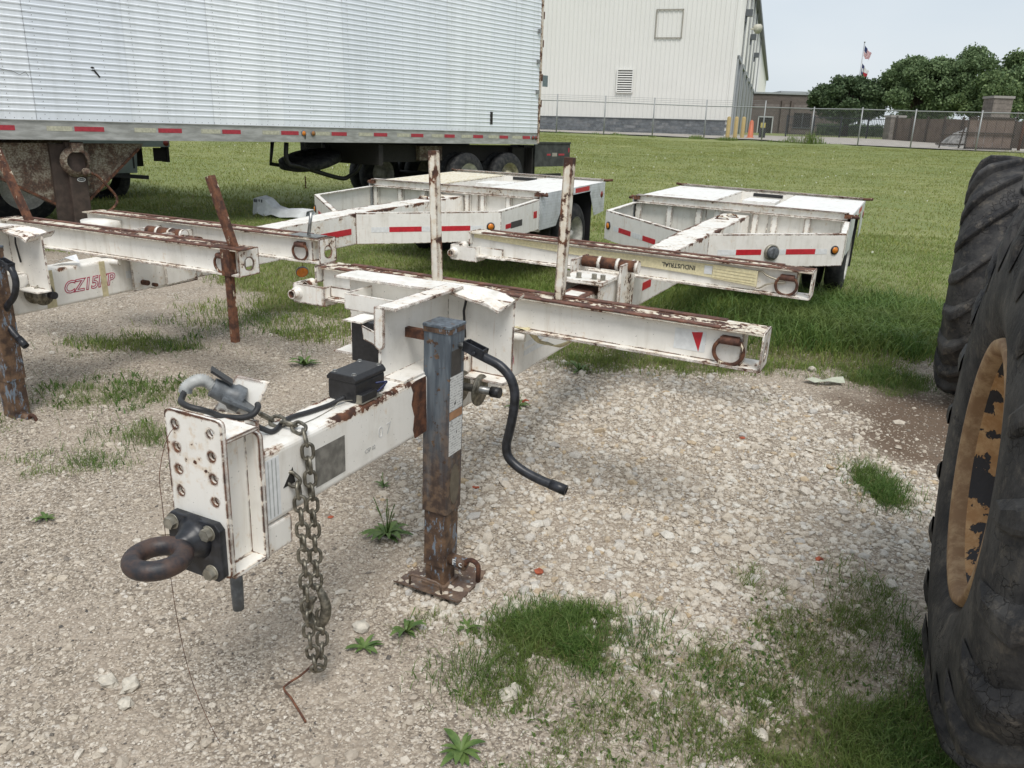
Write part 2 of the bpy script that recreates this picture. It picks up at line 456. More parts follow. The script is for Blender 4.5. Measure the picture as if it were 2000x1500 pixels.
underg = k.mix(k.step(k.noise(40, 4), .4, .65), (.10, .10, .045), (.22, .19, .12))
sy = k.n('SeparateXYZ'); k.set(sy.inputs[0], k.n('NewGeometry').outputs['Position'])
farg = k.step(sy.outputs[1], 6.5, 13.0)
gcol = k.mix(farg, underg, g1)
col = k.mix(gm, base, gcol)
hgt = k.math('ADD', k.math('MULTIPLY', k.math('SUBTRACT', 1.0, k.mix(big, v1, v2)), .8), k.math('MULTIPLY', fine, .6))
k.bump(hgt, .9, .008)
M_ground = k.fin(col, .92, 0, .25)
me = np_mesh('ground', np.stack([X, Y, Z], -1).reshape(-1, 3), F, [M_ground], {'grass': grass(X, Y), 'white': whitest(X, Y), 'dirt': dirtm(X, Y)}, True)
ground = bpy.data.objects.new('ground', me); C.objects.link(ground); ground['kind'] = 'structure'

# stones: real pebbles over the gravel
def ico():
    t = (1 + 5 ** .5) / 2
    v = np.array([(-1, t, 0), (1, t, 0), (-1, -t, 0), (1, -t, 0), (0, -1, t), (0, 1, t), (0, -1, -t), (0, 1, -t), (t, 0, -1), (t, 0, 1), (-t, 0, -1), (-t, 0, 1)], float)
    v /= np.linalg.norm(v[0])
    f = np.array([(0, 11, 5), (0, 5, 1), (0, 1, 7), (0, 7, 10), (0, 10, 11), (1, 5, 9), (5, 11, 4), (11, 10, 2), (10, 7, 6), (7, 1, 8), (3, 9, 4), (3, 4, 2), (3, 2, 6), (3, 6, 8), (3, 8, 9), (4, 9, 5), (2, 4, 11), (6, 2, 10), (8, 6, 7), (9, 8, 1)])
    return v, f
def octa():
    v = np.array([(1, 0, 0), (0, 1, 0), (-1, 0, 0), (0, -1, 0), (.1, .1, 1), (0, 0, -1)], float)
    f = np.array([(0, 1, 4), (1, 2, 4), (2, 3, 4), (3, 0, 4), (1, 0, 5), (2, 1, 5), (3, 2, 5), (0, 3, 5)]); return v, f
def scatter(nm, P, size, rnd, shape, mat, flat=(.45, .85), jitter=.22, sink=.3, stuff=True):
    v, f = shape(); n = len(P); m = len(v)
    V = np.repeat(v[None], n, 0) * (1 + RNG.normal(0, jitter, (n, m, 1)))
    s = np.stack([size * RNG.uniform(.75, 1.35, n), size * RNG.uniform(.6, 1.0, n), size * RNG.uniform(flat[0], flat[1], n)], -1)
    V = V * s[:, None]
    # random yaw and tilt
    a = RNG.uniform(0, 6.283, n); t = RNG.normal(0, .3, n)
    ct, st = np.cos(t)[:, None], np.sin(t)[:, None]
    x, y, z = V[..., 0], V[..., 1], V[..., 2]
    y, z = y * ct - z * st, y * st + z * ct
    ca, sa = np.cos(a)[:, None], np.sin(a)[:, None]
    x, y = x * ca - y * sa, x * sa + y * ca
    V = np.stack([x, y, z], -1) + P[:, None]
    V[..., 2] += (s[:, 2] * (1 - sink * 2))[:, None] * .55
    FF = (f[None] + (np.arange(n) * m)[:, None, None]).reshape(-1, 3)
    me = np_mesh(nm, V.reshape(-1, 3), FF, [mat], {'rnd': np.repeat(rnd, m)})
    o = bpy.data.objects.new(nm, me); C.objects.link(o)
    if stuff: o['kind'] = 'stuff'
    return o
def in_view(x, y, mrg=.25):
    z = y * math.cos(PITCH) + 2.0 * math.sin(PITCH)
    return np.abs(x) < z * (1000 / 1575.) * 1.06 + mrg
def cand(n, y0, y1, x0=-6, x1=5.5, p=1.0):
    """random ground points, thinned with distance, inside what the photo could see"""
    y = y0 + (y1 - y0) * RNG.random(n) ** p; x = RNG.uniform(x0, x1, n)
    k = in_view(x, y); x, y = x[k], y[k]; return x, y
k = NT('pebbles')
ra = attr(k, 'rnd')
c = k.ramp(ra, [(0, (.08, .075, .07)), (.05, (.22, .19, .16)), (.20, (.36, .31, .255)), (.45, (.49, .43, .35)), (.66, (.545, .49, .415)), (.82, (.61, .56, .485)), (.93, (.45, .43, .40)), (.955, (.46, .35, .22)), (1, (.62, .59, .53))])
c = k.mix(k.math('MULTIPLY', k.step(k.noise(120, 4), .45, .7), .35), c, (.20, .16, .12))
k.bump(k.noise(220, 3), .4, .002)
M_peb = k.fin(c, .85, 0, .3)
x, y = cand(150000, 1.9, 7.6, -4.6, 4.2, 1.5)
g = grass(x, y); w = whitest(x, y); dd = dirtm(x, y)
keep = RNG.random(len(x)) < (1 - .93 * g) * (1 - .55 * dd) * .95
x, y, w, dd = x[keep], y[keep], w[keep], dd[keep]
sz = RNG.lognormal(math.log(.0058), .33, len(x)) * (1 + .25 * w)
r_ = np.clip(RNG.random(len(x)) * (.80 - .45 * dd) + .22 * w, 0, 1)
scatter('gravel', np.stack([x, y, hz(x, y)], -1), sz, r_, octa, M_peb, jitter=.2)
x, y = cand(52000, 1.9, 8.0, -4.6, 4.2, 1.3)
g = grass(x, y); w = whitest(x, y); dd = dirtm(x, y)
cl = sstep(fbm(x * 2.1 + 60, y * 2.1), .42, .62)
keep = RNG.random(len(x)) < (1 - .88 * g) * (.16 + .84 * w) * (1 - .9 * dd) * (.35 + .65 * np.maximum(cl, w))
x, y, w, dd = x[keep], y[keep], w[keep], dd[keep]
sz = np.minimum(RNG.lognormal(math.log(.0115), .38, len(x)), .034) * (1 + .3 * w)
r_ = np.clip(.25 + RNG.random(len(x)) * .6 + .2 * w - .3 * dd, 0, 1)
scatter('coarse_stones', np.stack([x, y, hz(x, y)], -1), sz, r_, ico, M_peb, jitter=.13)

# grass
def blades(nm, x, y, h, w, lean, rnd, mat):
    n = len(x); z = hz(x, y) - .003; a = RNG.uniform(0, 6.283, n); ln = lean * RNG.uniform(.3, 1.3, n)
    dx, dy = np.cos(a), np.sin(a); b = RNG.uniform(0, 6.283, n); px, py = np.cos(b), np.sin(b)
    hh = h * RNG.uniform(.55, 1.25, n); ww = w * RNG.uniform(.7, 1.3, n)
    P0 = np.stack([x - px * ww, y - py * ww, z], -1); P1 = np.stack([x + px * ww, y + py * ww, z], -1)
    mx_, my_ = x + dx * ln * hh * .35, y + dy * ln * hh * .35
    P2 = np.stack([mx_ + px * ww * .8, my_ + py * ww * .8, z + hh * .6], -1); P3 = np.stack([mx_ - px * ww * .8, my_ - py * ww * .8, z + hh * .6], -1)
    P4 = np.stack([x + dx * ln * hh, y + dy * ln * hh, z + hh * (1 - .25 * ln)], -1)
    V = np.stack([P0, P1, P2, P3, P4], 1).reshape(-1, 3)
    i = (np.arange(n) * 5)[:, None, None]
    FF = (np.array([(0, 1, 2), (0, 2, 3), (3, 2, 4)])[None] + i).reshape(-1, 3)
    me = np_mesh(nm, V, FF, [mat], {'rnd': np.repeat(rnd, 5), 'tip': np.tile([0, 0, .6, .6, 1.], n)})
    o = bpy.data.objects.new(nm, me); C.objects.link(o); o['kind'] = 'stuff'; return o
def grassmat(name, a, b, c_, dry=(.30, .26, .13), dryp=.93, tr=.3):
    k = NT(name); r = attr(k, 'rnd'); t = attr(k, 'tip')
    c = k.ramp(r, [(0, a), (.5, b), (dryp - .02, c_), (dryp, dry), (1, dry)])
    c = k.mix(k.step(k.noise(1.3, 4, .6), .4, .65), c, k.mix(.5, c, (.15, .17, .05)))
    c = k.mix(k.math('MULTIPLY', t, .25), c, (.20, .26, .07))
    m = k.fin(c, .5, 0, .3)
    tl = k.n('BsdfTranslucent'); k.set(tl.inputs[0], c); ms = k.n('MixShader'); ms.inputs[0].default_value = tr
    k.t.links.new(k.b.outputs[0], ms.inputs[1]); k.t.links.new(tl.outputs[0], ms.inputs[2]); k.t.links.new(ms.outputs[0], k.out.inputs['Surface'])
    return m
M_grass = grassmat('grass_blades', (.085, .15, .032), (.155, .24, .055), (.25, .32, .09))
M_mid = grassmat('near_lawn_blades', (.11, .18, .034), (.20, .28, .06), (.32, .37, .11), dryp=.94)
M_lawn = grassmat('mown_lawn_blades', (.21, .245, .06), (.30, .32, .095), (.40, .40, .15), dryp=.95)
M_grassd = grassmat('lush_grass_blades', (.045, .105, .024), (.085, .17, .038), (.15, .24, .06), dryp=.97)
x, y = cand(620000, 1.9, 6.8, -4.6, 4.4, 1.3); g = grass(x, y)
tuft = sstep(fbm(x * 7, y * 7 + 3), .38, .62)
kp = RNG.random(len(x)) < g ** 1.2 * (.12 + .88 * tuft) * (1 - .6 * dirtm(x, y)); x, y = x[kp], y[kp]
blades('grass_tufts', x, y, .022 + .05 * fbm(x * 2, y * 2) * (.5 + tuft[kp]), .0015, .95, RNG.random(len(x)), M_grass)
# lush clump by the front of the patch and near the tractor wheel
def clump(cx, cy, rx, ry, n):
    x = cx + rx * .62 * RNG.normal(0, 1, n); y = cy + ry * .62 * RNG.normal(0, 1, n); k_ = RNG.random(n) < .12 + .88 * sstep(fbm(x * 6 + 5, y * 6), .36, .58); return x[k_], y[k_]
L = [clump(.27, 3.0, .26, .15, 7500), clump(.10, 2.72, .3, .15, 1800), clump(1.45, 2.32, .4, .22, 5500), clump(1.68, 2.95, .16, .40, 2600), clump(2.18, 4.42, .14, .22, 2400), clump(.95, 2.55, .4, .25, 2000), clump(3.1, 6.4, .3, .25, 2000), clump(-3.2, 6.7, .55, .26, 900), clump(-2.8, 5.5, .5, .28, 1000), clump(-2.35, 4.75, .3, .15, 500), clump(-2.6, 4.45, .28, .14, 400), clump(-2.3, 7.5, .7, .45, 2500)]
x = np.concatenate([a for a, b in L]); y = np.concatenate([b for a, b in L])
blades('lush_grass', x, y, .055 + .045 * fbm(x * 4, y * 4), .0017, .8, RNG.random(len(x)), M_grassd)
x, y = clump(1.0, 2.65, .8, .5, 3200); kp = grass(x, y) > .25; x, y = x[kp], y[kp]
blades('dry_stalks', x, y, .06, .0011, 1.5, np.full(len(x), .97), M_grass)
x, y = clump(.9, 2.7, .9, .55, 2600); kp = grass(x, y) > .3; x, y = x[kp], y[kp]
blades('broad_leaves', x, y, .028, .006, 1.3, RNG.random(len(x)) * .5, M_grassd)
x, y = clump(-2.9, 6.2, .9, 1.0, 3000); kp = grass(x, y) > .2; x, y = x[kp], y[kp]
blades('sparse_broad_leaves', x, y, .05, .006, 1.2, RNG.random(len(x)) * .6, M_grassd)
x, y = cand(330000, 6.3, 16, -11, 8.5, 1.1); g = grass(x, y)
kp = RNG.random(len(x)) < g * .9 * (.45 + .55 * sstep(fbm(x * 1.5, y * 1.5), .35, .6)); x, y = x[kp], y[kp]
ln = sstep(1.3 - np.sqrt(((x - 3.9) / 1.5) ** 2 + ((y - 8.6) / 1.6) ** 2), 0, .8)
ln = np.maximum(ln, .55 * sstep(1.3 - np.sqrt(((x - 1.2) / 3) ** 2 + ((y - 9.4) / 1.2) ** 2), 0, .8))
mown = 1 - .45 * sstep(y, 9, 13)
blades('lawn_grass', x, y, (.05 + .05 * fbm(x * .8, y * .8) + .13 * ln) * mown, .0035 + .001 * ln, .75, np.clip(RNG.random(len(x)) * (1 - .35 * ln) + .1 * (1 - ln), 0, 1), M_mid)
x, y = clump(3.7, 8.3, 1.3, 1.3, 15000)
kp = (y > 7.0) & (grass(x, y) > .5); x, y = x[kp], y[kp]
blades('long_grass', x, y, .27, .005, 1.05, RNG.random(len(x)) * .9, M_grassd)
x, y = cand(300000, 14, 49, -24, 26, .9)
kp = y < 47.5 - .27 * x * (x > 2) ; x, y = x[kp], y[kp]
blades('far_lawn_grass', x, y, (.03 + .05 * fbm(x * .5, y * .5)) * (1 + .8 * sstep(20 - y, 0, 6)), .008, .9, RNG.random(len(x)), M_lawn)
# ------------------------------------------------------------ pole trailers (local frame: x right, y rearwards, z up; OFF lifts to the ground)
OFF = [0, 0, 1.1]
def root_of(O, a, b, c, label):
    O, a, b, c = Vector(O), Vector(a), Vector(b), Vector(c)
    return thing('pole_trailer', label, 'trailer', O - c * 1.1, Matrix((b, a, c)).transposed(), 'white pole trailers')
def hexbolt(mb, p, ax, r=.018, h=.014):
    ax = Vector(ax); mb.tube([Vector(p), Vector(p) + ax * h], r, 6, sm=False)
    mb.cyl(Vector(p) - ax * .001, Vector(p) + ax * .003, r * 1.25, 16)
def d_ring(parent, x, y, z, R=.068, r=.0095, mat=None):
    """pipe lug and a heavy ring hanging from it, on a face that looks towards -y"""
    b = MB(); b.cyl((x - .045, y - .022, z), (x + .045, y - .022, z), .019, 14); b.box(x - .04, x + .04, y - .02, y, z - .012, z + .02)
    lug = build(b, 'ring_lug', M_rail, parent)
    pts = []
    for i in range(22):
        t = math.radians(-200 + 220 * i / 21)
        pts.append((x + R * math.cos(t), y - .024, z - .028 + R * .95 * math.sin(t) - .022))
    pts = [(x - .045, y - .022, z)] + pts + [(x + .045, y - .022, z)]
    build(MB().tube(pts, r, 8), 'tie_ring', mat or M_rustp, parent)
def bolster(root, y0, v0=-1.17, v1=1.345, ring_x=1.18, mat=None, name='bolster', x_shift=0):
    """cross beam: two flanges, two webs, rusted rails along the top edges; the right end is an open box"""
    mat = mat or M_paint2
    z0, z1, D = -.17, .014, .19
    p = build(MB().box(v0, v1 - .095, y0 + .045, y0 + .055, z0 + .012, z1 - .012), name, M_paintc, root)
    b = MB(); b.box(v0, v1 - .095, y0 + D - .055, y0 + D - .045, z0 + .012, z1 - .012)
    build(b, 'rear_web', M_paintc, p)
    build(MB().box(v0, v1, y0, y0 + D, z0, z0 + .012), 'bottom_flange', M_paint2, p, .002)
    build(MB().box(v0, v1, y0 + .001, y0 + D - .001, z1 - .012, z1), 'top_flange', M_flange, p, .002)
    for a in (y0 - .002, y0 + D - .042):
        build(MB().box(v0 + .12, v1 - .20, a, a + .044, z1, z1 + .007), 'top_rail', M_rail, p, .002)
    b = MB().box(v1 - .10, v1 - .092, y0 + .035, y0 + D - .03, z0 + .012, z1 - .012)
    build(b, 'inner_end_plate', M_paint2, p)
    cx = y0 + D / 2; M = Matrix(((0, 0, 1, v1), (1, 0, 0, 0), (0, 1, 0, 0), (0, 0, 0, 1)))
    plate_holes('end_plate', M_paint2, p, rr(y0, y0 + D, z0 + .001, z1 + .003, .012), [(cx, (z0 + z1) / 2 - .01, .042)], .009, M)
    d_ring(p, ring_x, y0 + .045, z1 - .058)
    # right end seam edge piece
    return p
def stub_arm(parent, y0, z=-.165):
    """bracket with two pipe ends reaching beyond the left end of a bolster"""
    b = MB(); b.box(-1.335, -1.11, y0 - .03, y0 - .018, z - .045, z + .07)
    b.box(-1.115, -1.103, y0 - .03, y0 + .12, z - .045, z + .07); b.box(-1.335, -1.325, y0 - .03, y0 + .12, z - .045, z + .07)
    br = build(b, 'end_bracket', M_paint, parent, .002)
    b = MB(); b.box(-1.10, -.90, y0 + .02, y0 + .03, z, z + .07); b.box(-1.10, -.86, y0 - .028, y0 + .035, z - .005, z + .004)
    build(b, 'shelf_angle', M_paint, br)
    for (x, yy, zz, R) in ((-1.30, y0 - .03, z + .012, .028), (-1.245, y0 + .03, z + .062, .026)):
        b = MB(); b.lathe((x, yy, zz), (0, -1, 0), [(-.01, R * 1.35), (.012, R * 1.35), (.014, R), (.055, R), (.056, R * .72), (.01, R * .68)], 20)
        b.cyl((x, yy - .008, zz), (x, yy - .012, zz), R * .7, 16)
        build(b, 'pipe_end', M_paint2, br)
    b = MB(); b.extr([(y0 - .01, -.08), (y0 + .17, -.08), (y0 + .17, .02), (y0 - .01, .02)], 'x', -1.185, -1.176)
    build(b, 'end_cheek', M_paint2, parent)
def stake(parent, p0, p1, w=.046, mat=None, p2=None):
    b = MB(); b.bar(p0, p1, w, w, (0, 1, 0))
    if p2: b.bar(p2, Vector(p0) + Vector((0, 0, .0)), w, w, (0, 1, 0))
    return build(b, 'stake', mat or M_stake, parent, .003)
def wheel(root, x, y, z, R=.43, rr_=.245, W=.22, side=1, dual=True):
    w = build(MB().lathe((x, y, z), (side, 0, 0), [(-.0, rr_), (-.002, rr_ + .02), (-.0, R * .78), (-.02, R * .93), (-.045, R), (-W + .045, R), (-W + .02, R * .93), (-W, R * .8), (-W, rr_)], 48), 'wheel', M_tyre, root)
    g = MB()
    for i in range(4): g.lathe((x, y, z), (side, 0, 0), [(-.062 - i * .033, R + .001), (-.062 - i * .033, R + .003), (-.07 - i * .033, R + .003), (-.07 - i * .033, R + .001)], 48)
    b = MB().lathe((x, y, z), (side, 0, 0), [(.004, rr_ + .012), (-.004, rr_), (-.03, rr_ - .02), (-.10, rr_ - .035), (-.12, rr_ * .55), (-.10, rr_ * .3), (-.05, rr_ * .27), (-.045, .001)], 36)
    build(b, 'rim', M_rimw, w)
    b = MB()
    for i in range(8):
        t = i * math.pi / 4; b.tube([(x - side * .112, y + math.cos(t) * rr_ * .46, z + math.sin(t) * rr_ * .46), (x - side * .09, y + math.cos(t) * rr_ * .46, z + math.sin(t) * rr_ * .46)], .012, 6, sm=False)
    build(b, 'wheel_nuts', M_bolt, w)
    if dual:
        build(MB().lathe((x - side * (W + .05), y, z), (side, 0, 0), [(-.0, rr_), (-.0, R * .78), (-.02, R * .93), (-.045, R), (-W + .045, R), (-W + .02, R * .93), (-W, R * .8), (-W, rr_)], 40), 'inner_tyre', M_tyre, w)
    return w
k = NT('tyre_rubber')
tn = k.noise(14, 6, .6)
k.bump(k.noise(120, 4), .25, .003)
M_tyre = k.fin(k.mix(k.step(tn, .4, .68), (.016, .017, .019), (.05, .049, .047)), .78, 0, .3)
M_rimw = plain('dull_white_rim', (.50, .49, .45), .5, 0, .25, 12)
k = NT('diamond_plate')
dv = k.pos((1, 1, 1))
c1 = k.n('TexWave', wave_type='BANDS'); c1.bands_direction = 'DIAGONAL'; k.set(c1.inputs['Vector'], dv); c1.inputs['Scale'].default_value = 9
c2 = k.n('TexWave', wave_type='BANDS'); k.set(c2.inputs['Vector'], k.pos((1, 1, -1))); c2.bands_direction = 'DIAGONAL'; c2.inputs['Scale'].default_value = 9
k.bump(k.math('MULTIPLY', c1.outputs['Fac'], c2.outputs['Fac']), .6, .006)
M_diamond = k.fin(k.mix(k.step(k.noise(7, 6), .4, .75), (.66, .68, .70), (.45, .46, .46)), .4, .25)

M_jack = NT('blue_grey_jack_paint')
_k = M_jack
wz = _k.n('SeparateXYZ'); _k.set(wz.inputs[0], _k.n('NewGeometry').outputs['Position'])
hgt_ = _k.math('ADD', wz.outputs[2], _k.math('MULTIPLY', _k.math('SUBTRACT', _k.noise(1, 5, .6, vec=_k.pos((22, 22, 3))), .5), 1.1))
lowr = _k.math('SUBTRACT', 1.0, _k.step(hgt_, .22, .74))
bl = _k.mix(_k.step(_k.noise(1, 5, .6, vec=_k.pos((40, 40, 4))), .4, .65), (.075, .092, .112), (.15, .178, .205))
rs = _k.mix(_k.step(_k.noise(30, 5), .4, .65), (.055, .032, .022), (.16, .10, .06))
bl2 = _k.mix(_k.step(_k.noise(26, 6, .65), .60, .64), bl, rs)
M_jack = _k.fin(_k.mix(_k.math('MULTIPLY', lowr, .9), bl2, rs), .5, .15)
M_jackin = rusty('rusted_jack_leg', (.05, .03, .022), (.16, .095, .055), paintc=(.16, .20, .25), amt=.56, rough=.6)
M_foot = rusty('jack_foot_steel', (.09, .055, .04), (.19, .13, .09), paintc=(.13, .14, .15), amt=.60, rough=.5)

def jack(root, dy, xc=.137, yc=-6.875, s=.066, ang=0, crank_pts=None, brown=False):
    mo = M_jackin if brown else M_jack
    yc = yc + dy
    b = MB(); b.extr(rr(xc - s, xc + s, yc - s, yc + s, .008), 'z', -.835, .038)
    j = build(b, 'jack', mo, root)
    b = MB(); b.extr(rr(xc - s - .005, xc + s + .005, yc - s - .005, yc + s + .005, .01), 'z', .038, .050)
    build(MB().extr(rr(xc - s - .003, xc + s + .003, yc - s - .003, yc + s + .003, .009), 'z', .016, .0375), 'cap_band', M_jackin, j)
    build(b, 'jack_cap', M_jack, j, .002)
    i = s - .008
    b = MB(); b.extr(rr(xc - i, xc + i, yc - i, yc + i, .006), 'z', -1.12, -.8)
    build(b, 'jack_leg', M_jackin, j)
    i2 = i - .006
    build(MB().extr(rr(xc - i2, xc + i2, yc - i2, yc + i2, .006), 'z', -1.228, -1.1), 'drop_leg', M_jackin, j)
    F = MB(); fx, fy = .17, .125; zz = -1.232
    prof = [(-fy - .02, .022), (-fy, .006), (-fy + .03, 0), (fy - .03, 0), (fy, .006), (fy + .02, .022)]
    poly = [(yc + a, zz + h) for a, h in prof] + [(yc + a, zz + h + .008) for a, h in reversed(prof)]
    F.extr(poly, 'x', xc - fx, xc + fx)
    F.tube([(xc - .10, yc - fy + .02, zz + .005), (xc - .10, yc - fy + .012, zz + .06), (xc - .08, yc - fy + .01, zz + .072), (xc + .05, yc - fy + .01, zz + .072), (xc + .07, yc - fy + .012, zz + .06), (xc + .07, yc - fy + .02, zz + .005)], .006, 8)
    F.extr(rr(xc - i2 - .015, xc + i2 + .015, yc - i2 - .015, yc + i2 + .015, .01), 'z', zz + .004, zz + .020)
    build(F, 'foot_plate', M_foot, j)
    L = MB(); L.cyl((xc + s * .7, yc, -1.09), (xc + s + .075, yc, -1.10), .031, 18); 
    build(L, 'pin_housing', M_jackin, j)
    L = MB(); L.tube([(xc + s + .06, yc, -1.095)] + [(xc + s + .11 + .035 * math.cos(t), yc - .01, -1.095 + .035 * math.sin(t)) for t in [math.radians(a) for a in range(180, -1, -20)]] + [(xc + s + .145, yc - .012, -1.16)], .0115, 10)
    build(L, 'lock_pin', M_rust, j)
    # crank: gear shaft, yoke, bent handle
    b = MB(); b.cyl((xc + s - .01, yc + .02, -.045), (xc + s + .045, yc + .02, -.047), .013, 12)
    build(b, 'gear_shaft', M_steel, j)
    y = yc + .02
    x0 = xc + s + .03
    b = MB()
    b.bar((x0, y - .022, -.040), (x0 + .095, y - .022, -.068), .006, .046); b.bar((x0, y + .022, -.040), (x0 + .095, y + .022, -.068), .006, .046)
    b.bar((x0 + .001, y - .024, -.042), (x0 + .001, y + .024, -.042), .007, .045, (0, 0, 1)); b.bar((x0 + .093, y - .024, -.067), (x0 + .093, y + .024, -.067), .007, .045, (0, 0, 1))
    b.cyl((x0 + .055, y - .034, -.062), (x0 + .055, y + .034, -.062), .008, 10)
    build(b, 'crank_yoke', M_blackp, j, .002)
    pts = crank_pts
    b = MB().tube([(x, y + q, z) for x, q, z in smooth_path(pts, 5)], .0205, 12)
    c = build(b, 'crank_handle', M_blackp, j)
    e = Vector((pts[-1][0], y + pts[-1][1], pts[-1][2])); e0 = Vector((pts[-2][0], y + pts[-2][1], pts[-2][2])); d = (e - e0).normalized()
    build(MB().lathe(e - d * .055, d, [(0, .0215), (.0, .023), (.075, .0235), (.076, .016), (.05, .015)], 16), 'handle_grip', M_blackp, j)
    return j
M_blackp = plain('worn_black_paint', (.022, .024, .03), .38, .1, .5, 25)
def smooth_path(pts, k=4):
    P = [Vector(p) for p in pts]; out = []
    for i in range(len(P) - 1):
        a = P[max(i - 1, 0)]; b = P[i]; c = P[i + 1]; d = P[min(i + 2, len(P) - 1)]
        for j in range(k):
            t = j / k
            out.append(.5 * ((2 * b) + (c - a) * t + (2 * a - 5 * b + 4 * c - d) * t * t + (3 * b - a - 3 * c + d) * t ** 3))
    out.append(P[-1]); return out

def trailer(which, root):
    A = which == 'A'; dy = 0 if A else .85      # the tongue of the left trailer is pushed in further
    # tongue tube
    fr = -7.955 + dy
    t = build(MB().extr(rr(-.092, .092, -.447, -.177, .022, 4), 'y', fr, -4.6), 'tongue', M_tongue, root)
    # front channel and pintle plate
    pl = plate_holes('front_plate', M_paint, root, rr(-.118, .118, -.535, .006, .02), [(x, z, .0145) for x in (-.076, .070) for z in (-.04, -.117, -.193, -.270)], .018,
                     Matrix(((1, 0, 0, 0), (0, 0, 1, -8.13 + dy), (0, 1, 0, 0), (0, 0, 0, 1))))
    b = MB(); b.box(-.05, .05, -8.119 + dy, fr - .02, -.535, -.075); b.box(-.11, .11, -8.119 + dy, fr - .02, -.075, -.063); b.box(-.11, .11, -8.119 + dy, fr - .02, -.545, -.533)
    build(b, 'spacer_channel', M_paint, root)
    build(MB().extr(rr(-.106, .106, -.565, -.09, .02), 'y', fr - .02, fr - .001), 'rear_flange', M_paint, root)
    build(MB().extr(rr(-.09, .09, -.562, -.449, .01), 'y', fr, fr + .13), 'lower_block', M_paint2, root)
    # drawbar ring
    yb = -8.139 + dy
    b = MB(); b.extr([(-.12, -.52), (-.10, -.54), (.085, -.54), (.105, -.52), (.105, -.355), (.085, -.335), (-.10, -.335), (-.12, -.355)], 'y', yb - .026, yb)
    rb = build(b, 'towing_eye', M_blackp, root, .003)
    cx, cz, cy = -.005, -.405, yb - .168
    ring = [(cx + .071 * math.cos(a), cy + .071 * math.sin(a) * 1.05, cz) for a in [2 * math.pi * i / 32 for i in range(32)]]
    b = MB().tube(ring, .0305, 16, closed=True)
    build(b, 'eye_ring', M_eye, rb)
    b = MB(); b.tube([(cx, cy + .07, cz), (cx, cy + .095, cz), (cx, yb - .045, cz), (cx, yb - .02, cz)], [.030, .036, .052, .080], 18)
    build(b, 'eye_neck', M_blackp, rb)
    for (x, z) in ((-.095, -.37), (.06, -.37), (-.095, -.505), (.06, -.51)):
        b = MB(); hexbolt(b, (x, yb - .026, z), (0, -1, 0), .021, .022); build(b, 'bolt', M_bolt, rb)
    # headboard: bent channel along the tongue and a cross channel behind it
    y1, y2, x1 = -7.11 + dy, -6.56 + dy, -.035
    hb = build(MB().box(x1 - .006, x1 + .006, y1, y2, -.177, .135), 'headboard', M_paintc, root)
    b = MB(); b.extr([(x1 - .012, .14), (x1 + .085, .14), (x1 + .085, .128), (x1 + .02, .128), (x1 + .004, .11), (x1 - .012, .11)], 'y', y1 - .006, y2)
    build(b, 'top_lip', M_paint2, hb, .003)
    b = MB(); b.extr([(x1 - .02, .137), (x1 + .03, .137), (x1 + .03, -.02)] + [(x1 + .005 + .025 * math.cos(t), -.02 + .025 * math.sin(t)) for t in [-.5, -1.0, -1.57, -2.1, -2.7]] + [(x1 - .02, -.02)], 'y', y1 - .012, y1 - .001)
    build(b, 'front_tab', M_paint2, hb, .002)
    build(MB().box(x1 + .006, x1 + .115, y1 + .01, y2, -.177, -.169), 'foot_flange', M_paintc, hb)
    # cross channel with a wavy bent lip
    xl, xr = -.60, .315
    web = [(xl, -.262), (-.10, -.262), (-.10, -.18), (.10, -.18), (.10, -.262), (xr, -.262), (xr, .10), (xl, .10)]
    cw = build(MB().extr(web, 'y', y2, y2 + .01), 'cross_channel', M_paintc, root)
    pts = [(xl - .03, .118), (-.2, .122), (.0, .128), (.12, .126), (.22, .112), (.27, .088), (xr, .122)]
    b = MB(); n = len(pts); vs = []
    for x, z in pts: vs += [(x, y2 - .085, z - (.02 if x > .1 else 0)), (x, y2 + .10, z), (x, y2 + .10, z - .011), (x, y2 - .085, z - .011 - (.02 if x > .1 else 0))]
    fs = [(3, 2, 1, 0), tuple(4 * (n - 1) + i for i in (0, 1, 2, 3))]
    for i in range(n - 1):
        for j in range(4):
            jj = (j + 1) % 4; fs.append((4 * i + j, 4 * i + jj, 4 * i + 4 + jj, 4 * i + 4 + j))
    b.add(vs, fs); build(b, 'bent_top_lip', M_paint2, cw, .002)
    b = MB(); b.box(.098, xr + .005, y2 - .09, y2 + .01, -.272, -.262); b.box(xl - .04, -.098, y2 - .09, y2 + .06, -.272, -.262); build(b, 'lower_flange', M_paint, cw, .002)
    b = MB(); b.box(-.475, -.06, y2 - .21, y2 - .20, -.005, .075); b.box(-.475, -.06, y2 - .20, y2, -.005, .005); b.box(-.475, -.465, y2 - .2, y2, .005, .075)
    build(b, 'side_tray', M_paintc, cw, .002)
    bx = build(MB().box(-.285, -.10, y1 + .14, y1 + .23, -.172, .016), 'black_case', M_black, root, .004)
    b = MB(); b.hexa([(-.19, y1 + .10, -.05), (-.045, y1 + .02, -.05), (-.045, y1 + .03, -.05), (-.19, y1 + .11, -.05)], [(-.20, y1 + .10, .01), (-.045, y1 + .02, .01), (-.045, y1 + .03, .01), (-.20, y1 + .11, .01)]); b.box(-.30, -.2, y1 + .10, y1 + .24, .0165, .022)
    build(b, 'case_bracket', M_paintc, root)
    build(MB().tube([(.06, y2 - .03, .12), (.075, y2 - .02, .08), (.065, y2 - .02, .03), (.07, y2 - .01, -.10)], .006, 8), 'headboard_wire', M_rubber, root)
    boxp('jack_strap', M_rust, root, x1 + .006, .075, -6.93 + dy, -6.90 + dy, -.03, .012)
    b = MB(); b.extr(rr(-.002, .0, 0, .1, .0005), 'x', .0925, .0928)
